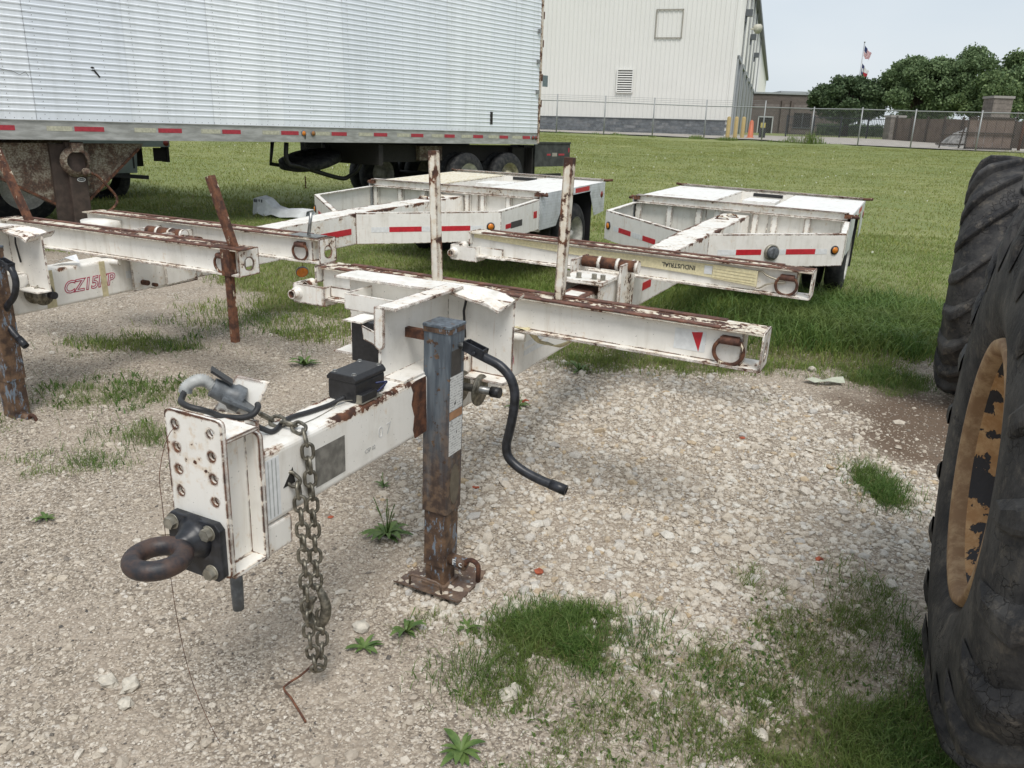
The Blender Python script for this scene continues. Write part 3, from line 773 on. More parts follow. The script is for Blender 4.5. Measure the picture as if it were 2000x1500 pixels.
    # rust patch beside the jack (a burnt weld area with its own outline)
    out = [(-7.07, -.19), (-7.03, -.182), (-6.95, -.182), (-6.94, -.44), (-7.035, -.445), (-7.05, -.40), (-7.04, -.34), (-7.062, -.28), (-7.05, -.23)]
    build(MB().extr([(a + dy, z) for a, z in out], 'x', .0915, .0932), 'weld_rust_patch', M_rust, root)
    if A: cp = [(.275, 0, -.066), (.33, 0, -.082), (.40, 0, -.105), (.452, 0, -.15), (.476, 0, -.215), (.474, 0, -.30), (.458, 0, -.40), (.448, 0, -.46), (.462, 0, -.515), (.52, 0, -.555), (.61, 0, -.582), (.72, 0, -.600)]
    else: cp = [(.30, 0, -.066), (.335, 0, -.10), (.345, 0, -.17), (.30, 0, -.26), (.20, 0, -.345), (.165, 0, -.42), (.20, 0, -.49), (.315, 0, -.575)]
    jk = jack(root, dy if A else .91, crank_pts=cp, brown=not A)
    # pins with washers below the headboard
    pq = -6.66 if A else -5.68
    b = MB()
    for xx in ((.105, .20) if A else (.10, .19)): b.lathe((xx, pq, -.31), (1, 0, 0), [(0, .001), (0, .075), (.008, .075), (.008, .001)], 32)
    build(b, 'pin_washer', M_chain, root)
    build(MB().cyl((.09, pq, -.31), (.29, pq, -.305), .019, 16), 'cross_pin', M_steel, root)
    build(MB().cyl((.265, pq, -.306), (.31, pq, -.304), .025, 16), 'pin_cap', M_black, root)
    # front bolster
    yb1 = -6.11 if A else -5.06
    b1 = bolster(root, yb1, -1.17, 1.35 if A else 1.36, 1.20 if A else 1.19)
    stub_arm(b1, yb1)
    b = MB(); b.cyl((.02, yb1 - .02, -.195), (.16, yb1 + .02, -.195), .024, 14); build(b, 'bolster_gusset', M_paintc, b1)
    if A:
        stake(b1, (-.425, yb1 + .10, .005), (-.465, yb1 + .11, .70)); stake(b1, (.305, yb1 + .10, .005), (.305, yb1 + .12, .715))
    else:
        stake(b1, (1.245, yb1 + .09, .0), (1.085, yb1 + .085, .475), .05, M_rustp)
        stake(b1, (1.25, yb1 + .02, -.64), (1.25, yb1 + .02, -.165), .047, M_rustp)
        stake(b1, (-.93, yb1 + .09, .0), (-1.20, yb1 + .09, .55), .05, M_rustp)
        boxp('stake_pocket', M_rustp, b1, 1.215, 1.29, yb1 - .012, yb1 + .05, -.168, .012)
        b = MB(); b.box(1.10, 1.40, yb1 + .0, yb1 + .11, .015, .021); build(b, 'pocket_cap', M_rust, b1)
    # inner tube and hinge block
    ih = build(MB().extr(rr(-.088, .088, -.44, -.172, .015), 'y', yb1 + .3, -4.55), 'inner_tube', M_rail, root)
    build(MB().extr([(-.05, yb1 + .55), (.055, yb1 + .50), (.06, -4.98), (-.045, -4.96)], 'z', -.173, -.1705), 'paint_remnant', M_paintc, ih)
    build(MB().box(.0895, .0915, yb1 + .25, -4.9, -.43, -.19), 'tube_side_paint', M_paintc, ih)
    hg = build(MB().box(-.155, .155, -4.93, -4.60, -.13, -.105), 'hinge_plate', M_paint2, root, .003)
    b = MB(); b.box(.125, .14, -4.93, -4.60, -.44, -.13); b.box(-.14, -.125, -4.93, -4.60, -.44, -.13); b.box(.165, .185, -4.66, -4.36, -.43, -.03); b.box(-.185, -.165, -4.66, -4.36, -.43, -.03)
    build(b, 'hinge_cheek', M_paint2, hg, .003)
    for x in (-.12, -.04, .06, .12):
        b = MB(); hexbolt(b, (x, -4.86 + (.02 if x > 0 else 0), -.105), (0, 0, 1), .017, .035); build(b, 'bolt', M_bolt, hg)
    b = MB(); b.cyl((.14, -4.85, -.38), (.20, -4.85, -.38), .02, 10); b.cyl((.19, -4.80, -.40), (.235, -4.80, -.40), .014, 6); build(b, 'hinge_pin', M_rust, hg)
    for x in (-.155, -.02, .115):
        build(MB().cyl((x, -4.50, -.055), (x + .115, -4.50, -.055), .040, 18), 'hinge_roller', M_rust, hg)
        build(MB().cyl((x + .113, -4.50, -.055), (x + .137, -4.50, -.055), .044, 18), 'roller_collar', M_paint2, hg)
    # rear bolster
    yb2 = -4.29 if A else -4.40
    b2 = bolster(root, yb2, -1.20 if A else -1.08, 1.345 if A else 1.50, 1.19 if A else 1.30)
    if A: stub_arm(b2, yb2)
    else:
        b = MB(); b.lathe((-.80, yb2 - .02, -.12), (0, 0, 1), [(0, .001), (0, .16), (.09, .17), (.095, .001)], 24); build(b, 'turntable_end', M_paint, b2)
        b = MB(); b.cyl((1.33, yb2 + .09, .012), (1.36, yb2 + .10, .19), .0125, 10); b.box(1.20, 1.46, yb2 + .02, yb2 + .15, .015, .023); build(b, 'threaded_rod', M_steel, b2)
        for x in (-.02, .14, .30):
            build(MB().cyl((x, yb2 - .12, -.09), (x + .13, yb2 - .12, -.09), .042, 18), 'roller', M_rustp, b2)
    # main beam
    ax = -2.0 if A else -2.2
    mb_ = build(MB().hexa([(-.10, -4.38, -.447), (.10, -4.38, -.447), (.153, ax, -.447), (-.153, ax, -.447)], [(-.10, -4.38, -.17), (.10, -4.38, -.17), (.153, ax, -.131), (-.153, ax, -.131)]), 'main_beam', M_beamp, root, .006)
    build(MB().box(-.153, .153, ax, .05, -.447, -.131), 'rear_beam', M_beamp, mb_, .006)
    # pad eyes on the beam
    for (x, y) in ((-.03, -.62), (.02, -.35)):
        b = MB(); b.tube([(x - .06, y, -.13), (x - .05, y, -.105), (x, y, -.10), (x + .05, y, -.105), (x + .06, y, -.13)], .012, 8); b.box(x - .075, x + .075, y - .02, y + .02, -.131, -.122)
        build(b, 'pad_eye', M_stake, mb_)
    # V apron panels
    cy_ = -.90 if A else -1.12; cx_ = 1.29
    for s in (-1, 1):
        p0 = Vector((s * .153, ax, 0)); p1 = Vector((s * cx_, cy_, 0)); d = (p1 - p0).normalized(); nrm = Vector((d.y, -d.x, 0)) * (1 if s > 0 else -1)
        if nrm.y > 0: nrm = -nrm
        def q(t, off, z): v = p0 + (p1 - p0) * t + nrm * off; return (v.x, v.y, z)
        b = MB(); b.hexa([q(0, 0, -.447), q(1, 0, -.447), q(1, -.01, -.447), q(0, -.01, -.447)] if s > 0 else [q(1, 0, -.447), q(0, 0, -.447), q(0, -.01, -.447), q(1, -.01, -.447)],
                         [q(0, 0, -.131), q(1, 0, -.131), q(1, -.01, -.131), q(0, -.01, -.131)] if s > 0 else [q(1, 0, -.131), q(0, 0, -.131), q(0, -.01, -.131), q(1, -.01, -.131)])
        ap = build(b, 'apron_panel', M_paintc, root)
        b = MB(); lo = [q(0, 0, -.131), q(1, 0, -.131), q(1, -.06, -.131), q(0, -.06, -.131)]; hi = [(x, y, z + .008) for x, y, z in lo]
        if s < 0: lo = lo[::-1]; hi = hi[::-1]
        b.hexa(lo, hi); build(b, 'apron_top_lip', M_paint2, ap)
        def decal(t0, t1, z0, z1, mat, nm, off=.002):
            b = MB(); lo = [q(t0, off, z0), q(t1, off, z0), q(t1, 0.0005, z0), q(t0, .0005, z0)]; hi = [q(t0, off, z1), q(t1, off, z1), q(t1, .0005, z1), q(t0, .0005, z1)]
            if s < 0: lo = lo[::-1]; hi = hi[::-1]
            b.hexa(lo, hi); return build(b, nm, mat, ap)
        if A and s > 0: segs = [(.07, .20, 0), (.20, .38, 1), (.50, .56, 0), (.56, .78, 1), (.78, .87, 0)]
        elif A: segs = [(.10, .20, 0), (.26, .43, 1), (.43, .58, 0), (.60, .78, 1), (.78, .86, 0)]
        elif s > 0: segs = [(.10, .22, 0), (.22, .44, 1), (.44, .56, 0), (.56, .78, 1), (.78, .87, 0)]
        else: segs = [(.2, .42, 1), (.55, .78, 1)]
        for t0, t1, r_ in segs: decal(t0, t1, -.325, -.272, M_red if r_ else M_white, 'reflective_tape')
        c0 = Vector(q(.925 if s > 0 else .94, 0, -.285))
        b = MB().lathe(c0, nrm, [(0, .001), (0, .045), (.012, .045), (.014, .033)], 24)
        mk = build(b, 'marker_light', M_black, ap)
        build(MB().lathe(c0 + nrm * .012, nrm, [(0, .034), (.008, .028), (.012, .001)], 24), 'amber_lens', M_amber, mk)
        if A and s > 0:
            c0 = Vector(q(.45, 0, -.30))
            cp_ = build(MB().lathe(c0, nrm, [(0, .001), (0, .078), (.03, .078), (.034, .066), (.028, .062), (.026, .001)], 32), 'fuel_cap', M_bolt, ap)
            b = MB(); b.lathe(c0 + nrm * .026, nrm, [(0, .06), (.03, .058), (.036, .05), (.036, .001)], 28)
            b.bar(c0 + nrm * .062 + Vector((0, 0, -.045)), c0 + nrm * .062 + Vector((0, 0, .045)), .012, .012, nrm)
            build(b, 'cap_knob', M_grey, cp_)
        # side return from the corner back to the deck
        xo = s * 1.25
        b = MB(); w_ = .01 * s
        b.hexa([(s * cx_, cy_, -.447), (xo, -.05, -.447), (xo - w_, -.05, -.447), (s * cx_ - w_, cy_, -.447)][::-s], [(s * cx_, cy_, -.131), (xo, -.05, -.10), (xo - w_, -.05, -.10), (s * cx_ - w_, cy_, -.131)][::-s])
        sp = build(b, 'side_return', M_paintc, root)
        b = MB(); b.hexa([(s * cx_, cy_, -.131), (xo, -.05, -.10), (xo - w_ * 6, -.05, -.10), (s * cx_ - w_ * 6, cy_ + .02, -.131)][::-s], [(s * cx_, cy_, -.122), (xo, -.05, -.091), (xo - w_ * 6, -.05, -.091), (s * cx_ - w_ * 6, cy_ + .02, -.122)][::-s]); build(b, 'return_lip', M_paintc, sp)
        if not A and s > 0:
            def sd(y0, y1, z0, z1, m, nm):
                f = lambda y: cx_ + (1.25 - cx_) * (y - cy_) / (-.05 - cy_)
                b = MB(); b.hexa([(f(y0) + .002, y0, z0), (f(y1) + .002, y1, z0), (f(y1), y1, z0), (f(y0), y0, z0)][::-1], [(f(y0) + .002, y0, z1), (f(y1) + .002, y1, z1), (f(y1), y1, z1), (f(y0), y0, z1)][::-1]); build(b, nm, m, sp)
            sd(-1.0, -.86, -.33, -.28, M_red, 'reflective_tape'); sd(-.86, -.55, -.34, -.27, M_tar, 'torn_tape_backing'); sd(-.22, -.12, -.30, -.22, M_red, 'reflective_tape')
        # fender deck, skirts
        x0, x1_ = s * .36, s * 1.25
        dk = build(MB().box(x0, x1_, .03, 2.12, -.045, -.03), 'fender_deck', M_sand if (not A and s < 0) else M_deck, root, .002)
        build(MB().box(x0 - s * .004, x0 + s * .004, .03, 2.12, -.44, -.046), 'well_side', M_paintc, root)
        sk = build(MB().extr([(-.05, -.10), (-.05, -.46), (.45, -.46), (.66, -.22), (.62, -.12), (1.62, -.12), (1.60, -.16), (1.78, -.47), (2.16, -.44), (2.16, -.031), (-.05, -.031)], 'x', x1_ + .002 * s, x1_ + .007 * s), 'fender_skirt', M_diamond, root)
        build(MB().box(x1_ + .0075 * s, x1_ + .009 * s, .70, 1.05, -.105, -.045), 'reflective_tape', M_white, sk); build(MB().box(x1_ + .0075 * s, x1_ + .009 * s, 1.05, 1.55, -.105, -.045), 'reflective_tape', M_red, sk)
        build(MB().lathe((x1_ + s * .007, 2.04, -.20), (s, 0, 0), [(0, .001), (0, .045), (.008, .04), (.012, .001)], 20), 'side_marker', M_redl, sk)
        build(MB().box(x1_ - s * .50, x1_ - s * .02, 1.72, 1.735, -.85, -.10), 'mud_flap', M_black, root)
        build(MB().box(x1_ - s * .50, x1_ - s * .02, .34, .35, -.62, -.10), 'inner_fender', M_dark, root)
        wheel(root, s * 1.215, 1.22, -.685, side=s)
        # frame end fittings
        b = MB(); b.tube([(s * 1.20, -.02, -.02), (s * 1.27, -.03, -.04), (s * 1.32, .02, -.05), (s * 1.29, .06, -.03)], .016, 8); b.box(s * 1.18, s * 1.27, -.05, .04, -.06, -.02)
        build(b, 'chain_lug', M_rustp, root)
        b = MB(); b.tube([(s * 1.18, 2.2, -.01), (s * 1.25, 2.22, -.02), (s * 1.34, 2.24, -.01)], .018, 8); build(b, 'chain_lug', M_rustp, root)
    # decks cross members
    def ibeam(y, nm):
        b = MB(); b.box(-1.22, 1.22, y - .045, y + .045, -.010, 0.0); b.box(-1.22, 1.22, y - .004, y + .004, -.09, -.01); b.box(-1.22, 1.22, y - .04, y + .004, -.10, -.09)
        p = build(b, nm, M_paint2, root, .002)
        build(MB().box(-1.22, 1.22, y - .047, y - .035, -.002, .003), 'rusty_edge', M_rail, p)
        return p
    ibeam(0, 'front_cross_beam'); ibeam(2.18, 'rear_cross_beam')
    fp = build(MB().box(-1.22, 1.22, .055, .062, -.50, -.10), 'front_bulkhead', M_paintc, root)
    for x in (-1.19, -.80, -.44, -.22, .22, .44, .80, 1.19):
        b = MB(); b.box(x - .035, x + .035, -.005, .0, -.47, -.10); b.box(x - .035, x - .030, 0, .055, -.47, -.10); b.box(x + .030, x + .035, 0, .055, -.47, -.10)
        build(b, 'rib', M_paint, fp, .002)
    build(MB().box(-.36, .36, 2.115, 2.12, -.30, -.03), 'rear_bulkhead', M_paintc, root)
    build(MB().box(-.36, .36, .2, 2.1, -.46, -.45), 'well_floor', M_paintc, root)
    build(MB().box(-.10, .30, .78, 1.25, -.2, -.034), 'hatch_box', M_deck, root, .004)
    build(MB().box(-.2, .2, 2.108, 2.114, -.09, -.045), 'black_strip', M_black, root)
    build(MB().cyl((-1.0, 1.22, -.685), (1.0, 1.22, -.685), .06, 14), 'axle', M_rust, root)
    build(MB().box(-.45, .45, .4, 2.0, -.60, -.47), 'suspension_frame', M_dark, root)
    build(MB().hexa([(.2, -.5, -.56), (.95, -.5, -.56), (.95, .2, -.56), (.2, .2, -.56)], [(.15, -.6, -.45), (1.05, -.6, -.45), (1.05, .3, -.45), (.15, .3, -.45)]), 'air_tank', M_paintc, root)
    return t, b1, b2, mb_, jk
M_eye = rusty('forged_eye_steel', (.016, .017, .022), (.075, .045, .035), rough=.5)
M_tar = plain('tape_adhesive_grey', (.06, .055, .05), .8)
M_redl = plain('dark_red_lens', (.20, .03, .02), .3)
k = NT('gritty_deck'); M_sand = k.fin(k.mix(k.step(k.noise(30, 5, .7), .4, .6), (.74, .71, .64), (.55, .47, .30)), .85)

AO, Aa, Ab, Ac = [2.5664821, 9.6292949, 1.0963406], [0.4345543, 0.9004605, 0.0182602], [0.9005203, -0.4340661, -0.0254919], [0.0150284, -0.0275213, 0.9995082]
BO, Ba, Bb, Bc = [-0.8369286, 10.5087106, 1.1504232], [0.4424886, 0.8962634, 0.0302601], [0.8967668, -0.4423696, -0.0108868], [-0.0036286, -0.0319535, 0.9994828]
trA = root_of(AO, Aa, Ab, Ac, 'white rust-chipped pole trailer in the foreground with towing eye, blue-grey jack and two upright stakes')
tA = trailer('A', trA)
trB = root_of(BO, Ba, Bb, Bc, 'white pole trailer at left with leaning brown stake and red outlined lettering on its tongue')
tB = trailer('B', trB)
M_side = lambda x, y, z: Matrix(((0, 0, 1, x), (1, 0, 0, y), (0, 1, 0, z), (0, 0, 0, 1)))   # text on a face that looks towards +x
# --- lettering and decals, trailer A
J = tA[4]
k = NT('worn_paper_label')
ln = k.step(k.n('TexWave').outputs['Fac'], .4, .6)
wv = k.n('TexWave', wave_type='BANDS'); wv.bands_direction = 'Z'; wv.inputs['Scale'].default_value = 26; wv.inputs['Distortion'].default_value = 1.2; wv.inputs['Detail'].default_value = 3; k.set(wv.inputs['Vector'], k.pos())
nn = k.step(k.noise(90, 3), .45, .55)
M_label = k.fin(k.mix(k.step(k.noise(26, 6, .7), .60, .62), k.mix(k.math('MULTIPLY', k.math('MULTIPLY', k.step(wv.outputs['Fac'], .5, .7), nn), .55), (.62, .63, .62), (.12, .12, .13)), (.03, .03, .035)), .45)
xs = .2032
boxp('upper_label', M_label, J, xs, xs + .0008, -6.932, -6.822, -.335, -.175)
boxp('warning_label', plain('orange_brown_label', (.36, .19, .10), .5), J, xs, xs + .0008, -6.932, -6.822, -.375, -.338)
boxp('data_label', M_label, J, xs, xs + .0008, -6.932, -6.822, -.545, -.378)
boxp('grease_patch', M_tar, J, xs, xs + .0006, -6.925, -6.84, -.20, -.06)
build(MB().extr([( -6.875 + .04 * math.cos(t), -.70 + .10 * math.sin(t)) for t in [i * math.pi / 12 for i in range(24)]], 'x', xs, xs + .0012), 'oval_emblem', plain('dull_brass_emblem', (.14, .12, .09), .5, .3), J)
text('painted_letter', 'F c', .045, M_white, J, Matrix(((1, 0, 0, .245), (0, 0, 1, -6.907), (0, 1, 0, -1.085), (0, 0, 0, 1))))
T = tA[0]
boxp('blank_data_plate', plain('scratched_grey_plate', (.20, .19, .17), .6, .2, .3, 22), T, .0922, .0934, -7.69, -7.52, -.405, -.257)
t5 = boxp('retro_reflector', M_white, T, .0922, .0932, -7.94, -7.875, -.425, -.205)
for i in range(3): boxp('reflector_stripe', M_greyl, t5, .0933, .0936, -7.93 + i * .018, -7.925 + i * .018, -.42, -.21)
text('stencil_number', '0 7', .07, plain('faded_stencil', (.66, .655, .635), .6), T, M_side(.0926, -7.26, -.33))
text('stencil_number', 'CSP 02', .024, plain('grey_pen_marks', (.38, .38, .37), .6), T, M_side(.0926, -7.36, -.375))
tri = MB().extr([(-7.86, -.335), (-7.81, -.275), (-7.80, -.335)], 'x', .088, .0936); build(tri, 'chain_hole', M_dark, T)
text('red_letters', '10 )', .07, M_letter, T, M_side(.0925, -6.12, -.33), spacing=.9)
boxp('reflector_bar', M_white, T, .0922, .0932, -5.95, -5.62, -.30, -.27); boxp('reflector_bar', M_white, T, .0922, .0932, -5.95, -5.62, -.345, -.315)
# sticker with a red triangle on the front bolster
B1 = tA[1]; yy = -6.11 + .0445
st = boxp('sticker', M_white, B1, .935, 1.085, yy - .0012, yy, -.125, -.025)
build(MB().extr([(1.015, -.035), (1.068, -.028), (1.064, -.062), (1.056, -.125)], 'y', yy - .0022, yy - .0013), 'red_triangle', M_red, st)
# --- red outlined text on trailer B
TB = tB[0]
text('red_lettering', 'CZ15KP', .120, M_letter, TB, M_side(.0925, -5.265, -.325), shear=.25, spacing=.95, offset=.0045)
text('white_letter_fill', 'CZ15KP', .120, M_white, TB, M_side(.0937, -5.265, -.325), shear=.25, spacing=.95, offset=-.0022)
M_tapey = plain('yellowed_tape', (.55, .48, .30), .5)
boxp('yellow_tape', M_tapey, TB, .0923, .0955, -5.60, -5.53, -.44, -.18); boxp('yellow_tape', M_tapey, TB, .0923, .0955, -5.165, -5.12, -.44, -.18)
boxp('clear_label', M_white, TB, .0923, .0930, -4.95, -4.75, -.34, -.285)
boxp('step_block', M_paint, TB, .0, .12, -4.72, -4.30, -.46, -.35)
# big red tape on beam B
def beam_tape(par, y0, y1, z0, z1, ax):
    f = lambda y: .10 + .053 * (y + 4.38) / (ax + 4.38) + .001
    build(MB().hexa([(f(y0), y0, z0), (f(y0) + .002, y0, z0), (f(y1) + .002, y1, z0), (f(y1), y1, z0)], [(f(y0), y0, z1), (f(y0) + .002, y0, z1), (f(y1) + .002, y1, z1), (f(y1), y1, z1)]), 'reflective_tape', M_red, par)
beam_tape(tB[3], -2.75, -2.28, -.335, -.275, -2.2)
beam_tape(tA[3], -2.55, -2.40, -.335, -.275, -2.0); beam_tape(tA[3], -3.9, -3.7, -.34, -.28, -2.0)

# --- junction box, controller, socket holder on the foreground trailer
jb = build(MB().extr(rr(-.070, .062, -.176, -.092, .012), 'y', -7.405, -7.215), 'junction_box', M_black, trA, .004)
b = MB(); b.extr([(-.074, -.094), (.066, -.094), (.066, -.082), (.052, -.066), (-.058, -.066), (-.074, -.082)], 'y', -7.41, -7.21); build(b, 'box_lid', M_black, jb, .003)
for x, y in ((-.048, -7.39), (.043, -7.39), (-.048, -7.23), (.043, -7.23)):
    b = MB(); hexbolt(b, (x, y, -.068), (0, 0, 1), .008, .008); build(b, 'lid_screw', M_steel, jb)
sb = build(MB().box(.030, .082, -7.395, -7.295, -.174, -.142), 'small_controller', M_black, trA, .003)
build(MB().box(.029, .083, -7.402, -7.395, -.175, -.141), 'controller_face', M_bolt, sb); build(MB().box(.0, .086, -7.40, -7.26, -.1765, -.174), 'controller_base', M_bolt, sb)
b = MB(); b.tube(smooth_path([(.071, -7.29, -.12), (.09, -7.27, -.118), (.098, -7.25, -.122), (.08, -7.28, -.15)]), .0035, 6); b.tube(smooth_path([(.071, -7.28, -.125), (.094, -7.26, -.124), (.09, -7.26, -.14), (.078, -7.29, -.155)]), .003, 6)
build(b, 'blue_wires', plain('blue_wire', (.02, .03, .10), .4), jb)
hb_ = build(MB().hexa([(-.205, -7.865, -.11), (-.040, -7.845, -.105), (-.040, -7.838, -.102), (-.205, -7.858, -.107)], [(-.125, -7.825, .02), (.012, -7.815, .018), (.012, -7.808, .021), (-.125, -7.818, .023)]), 'socket_bracket', M_paint, trA, .002)
build(MB().hexa([(-.05, -7.90, -.177), (.02, -7.90, -.177), (.02, -7.88, -.177), (-.05, -7.88, -.177)], [(-.05, -7.88, -.10), (.01, -7.88, -.10), (.01, -7.87, -.10), (-.05, -7.87, -.10)]), 'bracket_foot', M_paint, hb_)
c0 = Vector((-.092, -7.852, -.048)); nrm = Vector((-.60, -.60, .50)).normalized()
b = MB(); b.lathe(c0, nrm, [(-.01, .001), (-.01, .046), (.02, .046), (.03, .038), (.075, .034), (.095, .033), (.097, .001)], 20)
ta = nrm.cross(Vector((0, 0, 1))).normalized(); tb = nrm.cross(ta)
b.bar(c0 - ta * .075 + nrm * .0, c0 + ta * .075 + nrm * .0, .115, .014, tb)
build(b, 'seven_pin_socket', M_grey, hb_, .002)
b = MB(); b.bar(c0 + nrm * .045 + tb * -.042, c0 + nrm * .125 + tb * -.055, .055, .008, tb); build(b, 'socket_lid', M_black, hb_)
b = MB(); hexbolt(b, c0 + ta * .06 + nrm * .008, nrm, .010, .007); build(b, 'bolt', M_steel, hb_)
P = smooth_path([tuple(c0 + nrm * .085), (-.165, -7.925, .024), (-.180, -7.952, .027), (-.194, -7.975, .012), (-.196, -7.982, -.008)], 12)
build(MB().tube(P, [.0195 + .0028 * (1 if i % 2 else -1) for i in range(len(P))], 14), 'ribbed_conduit', M_greyl, hb_)
P = smooth_path([(-.195, -7.98, .005), (-.180, -8.01, -.012), (-.146, -8.045, -.012), (-.103, -8.05, -.018), (-.071, -8.03, -.028), (-.061, -8.00, -.046), (-.042, -7.98, -.061), (-.026, -7.95, -.071), (-.005, -7.92, -.076), (.006, -7.89, -.072), (.004, -7.865, -.058), (-.015, -7.845, -.055)], 5)
build(MB().tube(P, .0105, 10), 'cable_loop', M_rubber, trA)
P = smooth_path([(-.030, -7.85, -.075), (-.037, -7.86, -.10), (-.036, -7.84, -.135), (-.018, -7.82, -.155), (.0, -7.79, -.168), (-.035, -7.68, -.166), (-.015, -7.58, -.166), (.0, -7.48, -.166), (.02, -7.42, -.15)], 5)
build(MB().tube(P, .0095, 10), 'supply_cable', M_rubber, trA)
P = smooth_path([(-.076, -8.12, -.045), (-.08, -8.165, -.075), (-.115, -8.18, -.2), (-.118, -8.18, -.33), (-.105, -8.19, -.5), (-.09, -8.19, -.75), (-.07, -8.17, -1.0), (.0, -8.14, -1.24), (.08, -8.12, -1.31)], 5)
build(MB().tube(P, .0012, 5), 'hanging_wire', M_rust, trA)
P = smooth_path([(.045, -7.40, -.165), (.03, -7.46, -.155), (.02, -7.50, -.174), (.03, -7.62, -.174), (.02, -7.72, -.174)], 5)
build(MB().tube(P, .0016, 5), 'thin_wire', M_bolt, trA)
b = MB(); b.lathe((.02, -8.03, -.545), (0, 0, -1), [(0, .017), (.02, .019), (.05, .017), (.052, .020), (.07, .021), (.12, .021), (.195, .019), (.197, .001)], 18); build(b, 'hanging_plug', M_grey, trA)
# loose yellow strap over tongue A under the headboard
P = [(.10, -6.15, -.14), (.16, -6.10, -.16), (.20, -6.02, -.24), (.26, -5.90, -.27), (.33, -5.75, -.245), (.39, -5.62, -.235)]
vs = []; 
for i, p in enumerate(smooth_path(P, 5)): vs += [(p.x, p.y, p.z + .006), (p.x + .02, p.y + .05, p.z - .008 * math.sin(i)), (p.x + .021, p.y + .05, p.z - .009 - .008 * math.sin(i)), (p.x + .001, p.y, p.z + .005)]
nS = len(vs) // 4; fs = []
for i in range(nS - 1):
    for j in range(4): fs.append((4 * i + j, 4 * i + (j + 1) % 4, 4 * i + 4 + (j + 1) % 4, 4 * i + 4 + j))
M_strap = plain('pale_yellow_webbing', (.70, .63, .40), .7, 0, .10, 60)
o = build(MB().add(vs, fs, True), 'loose_strap', M_strap); o.matrix_world = trA.matrix_world.copy(); tag(o, 'loose yellowed webbing end curling off the tongue beside the foreground bolster', 'strap')

# ------------------------------------------------------------ strap stretched along the rear bolster
sroot = thing('tie_down_strap', 'pale yellow webbing strap with black INDUSTRIAL print hooked along the rear bolster', 'strap', trA.matrix_world @ Vector((0, -4.3, 1.1)), trA.matrix_world.to_3x3())
OFFs = OFF; OFF = [0, 4.3, 0]
yS = -4.29 + .0435
W0 = [(-1.16, .0, -.030), (-.9, -.003, -.042), (-.35, -.015, -.066), (.10, -.016, -.085), (.45, -.018, -.096), (.73, -.017, -.108)]
vs = []
for x, zt, zb in W0: vs += [(x, yS - .006, zt), (x, yS - .008, zb), (x, yS - .0105, zb), (x, yS - .0085, zt)]
fs = []
for i in range(len(W0) - 1):
    for j in range(4): fs.append((4 * i + j, 4 * i + 4 + j, 4 * i + 4 + (j + 1) % 4, 4 * i + (j + 1) % 4))
wb = build(MB().add(vs, fs), 'webbing', M_strap, sroot)
b = MB(); b.hexa([(.70, yS - .020, -.110), (1.00, yS - .028, -.128), (1.00, yS - .006, -.128), (.70, yS - .006, -.110)], [(.70, yS - .020, -.014), (1.00, yS - .028, -.022), (1.00, yS - .006, -.022), (.70, yS - .006, -.014)])
sl = build(b, 'folded_end', M_strap, sroot, .003)
for zz in (-.04, -.06, -.082, -.10): build(MB().hexa([(.71, yS - .0225, zz - .001), (.99, yS - .0305, zz - .009), (.99, yS - .027, zz - .009), (.71, yS - .019, zz - .001)], [(.71, yS - .0225, zz + .001), (.99, yS - .0305, zz - .007), (.99, yS - .027, zz - .007), (.71, yS - .019, zz + .001)]), 'stitch_line', M_tapey, sl)
boxp('care_label', M_white, sroot, .64, .695, yS - .0125, yS - .0105, -.085, -.028)
text('printed_word', 'INDUSTRIAL', .042, M_ink, sroot, Matrix(((-1, 0, 0, .46), (0, 0, 1, yS - .0118), (0, -1, 0, -.054), (0, 0, 0, 1))), spacing=1.02, offset=.0005)
b = MB(); b.tube(smooth_path([(.99, yS - .02, -.024), (1.02, yS - .02, -.018), (1.06, yS - .02, -.045), (1.13, yS - .02, -.062), (1.17, yS - .02, -.066), (1.175, yS - .02, -.08), (1.14, yS - .02, -.082), (1.07, yS - .02, -.10), (1.03, yS - .02, -.128), (1.005, yS - .02, -.135), (.99, yS - .02, -.118)], 4), .0058, 8)
build(b, 'double_hook', plain('bare_hook_steel', (.42, .38, .30), .4, .6), sroot)

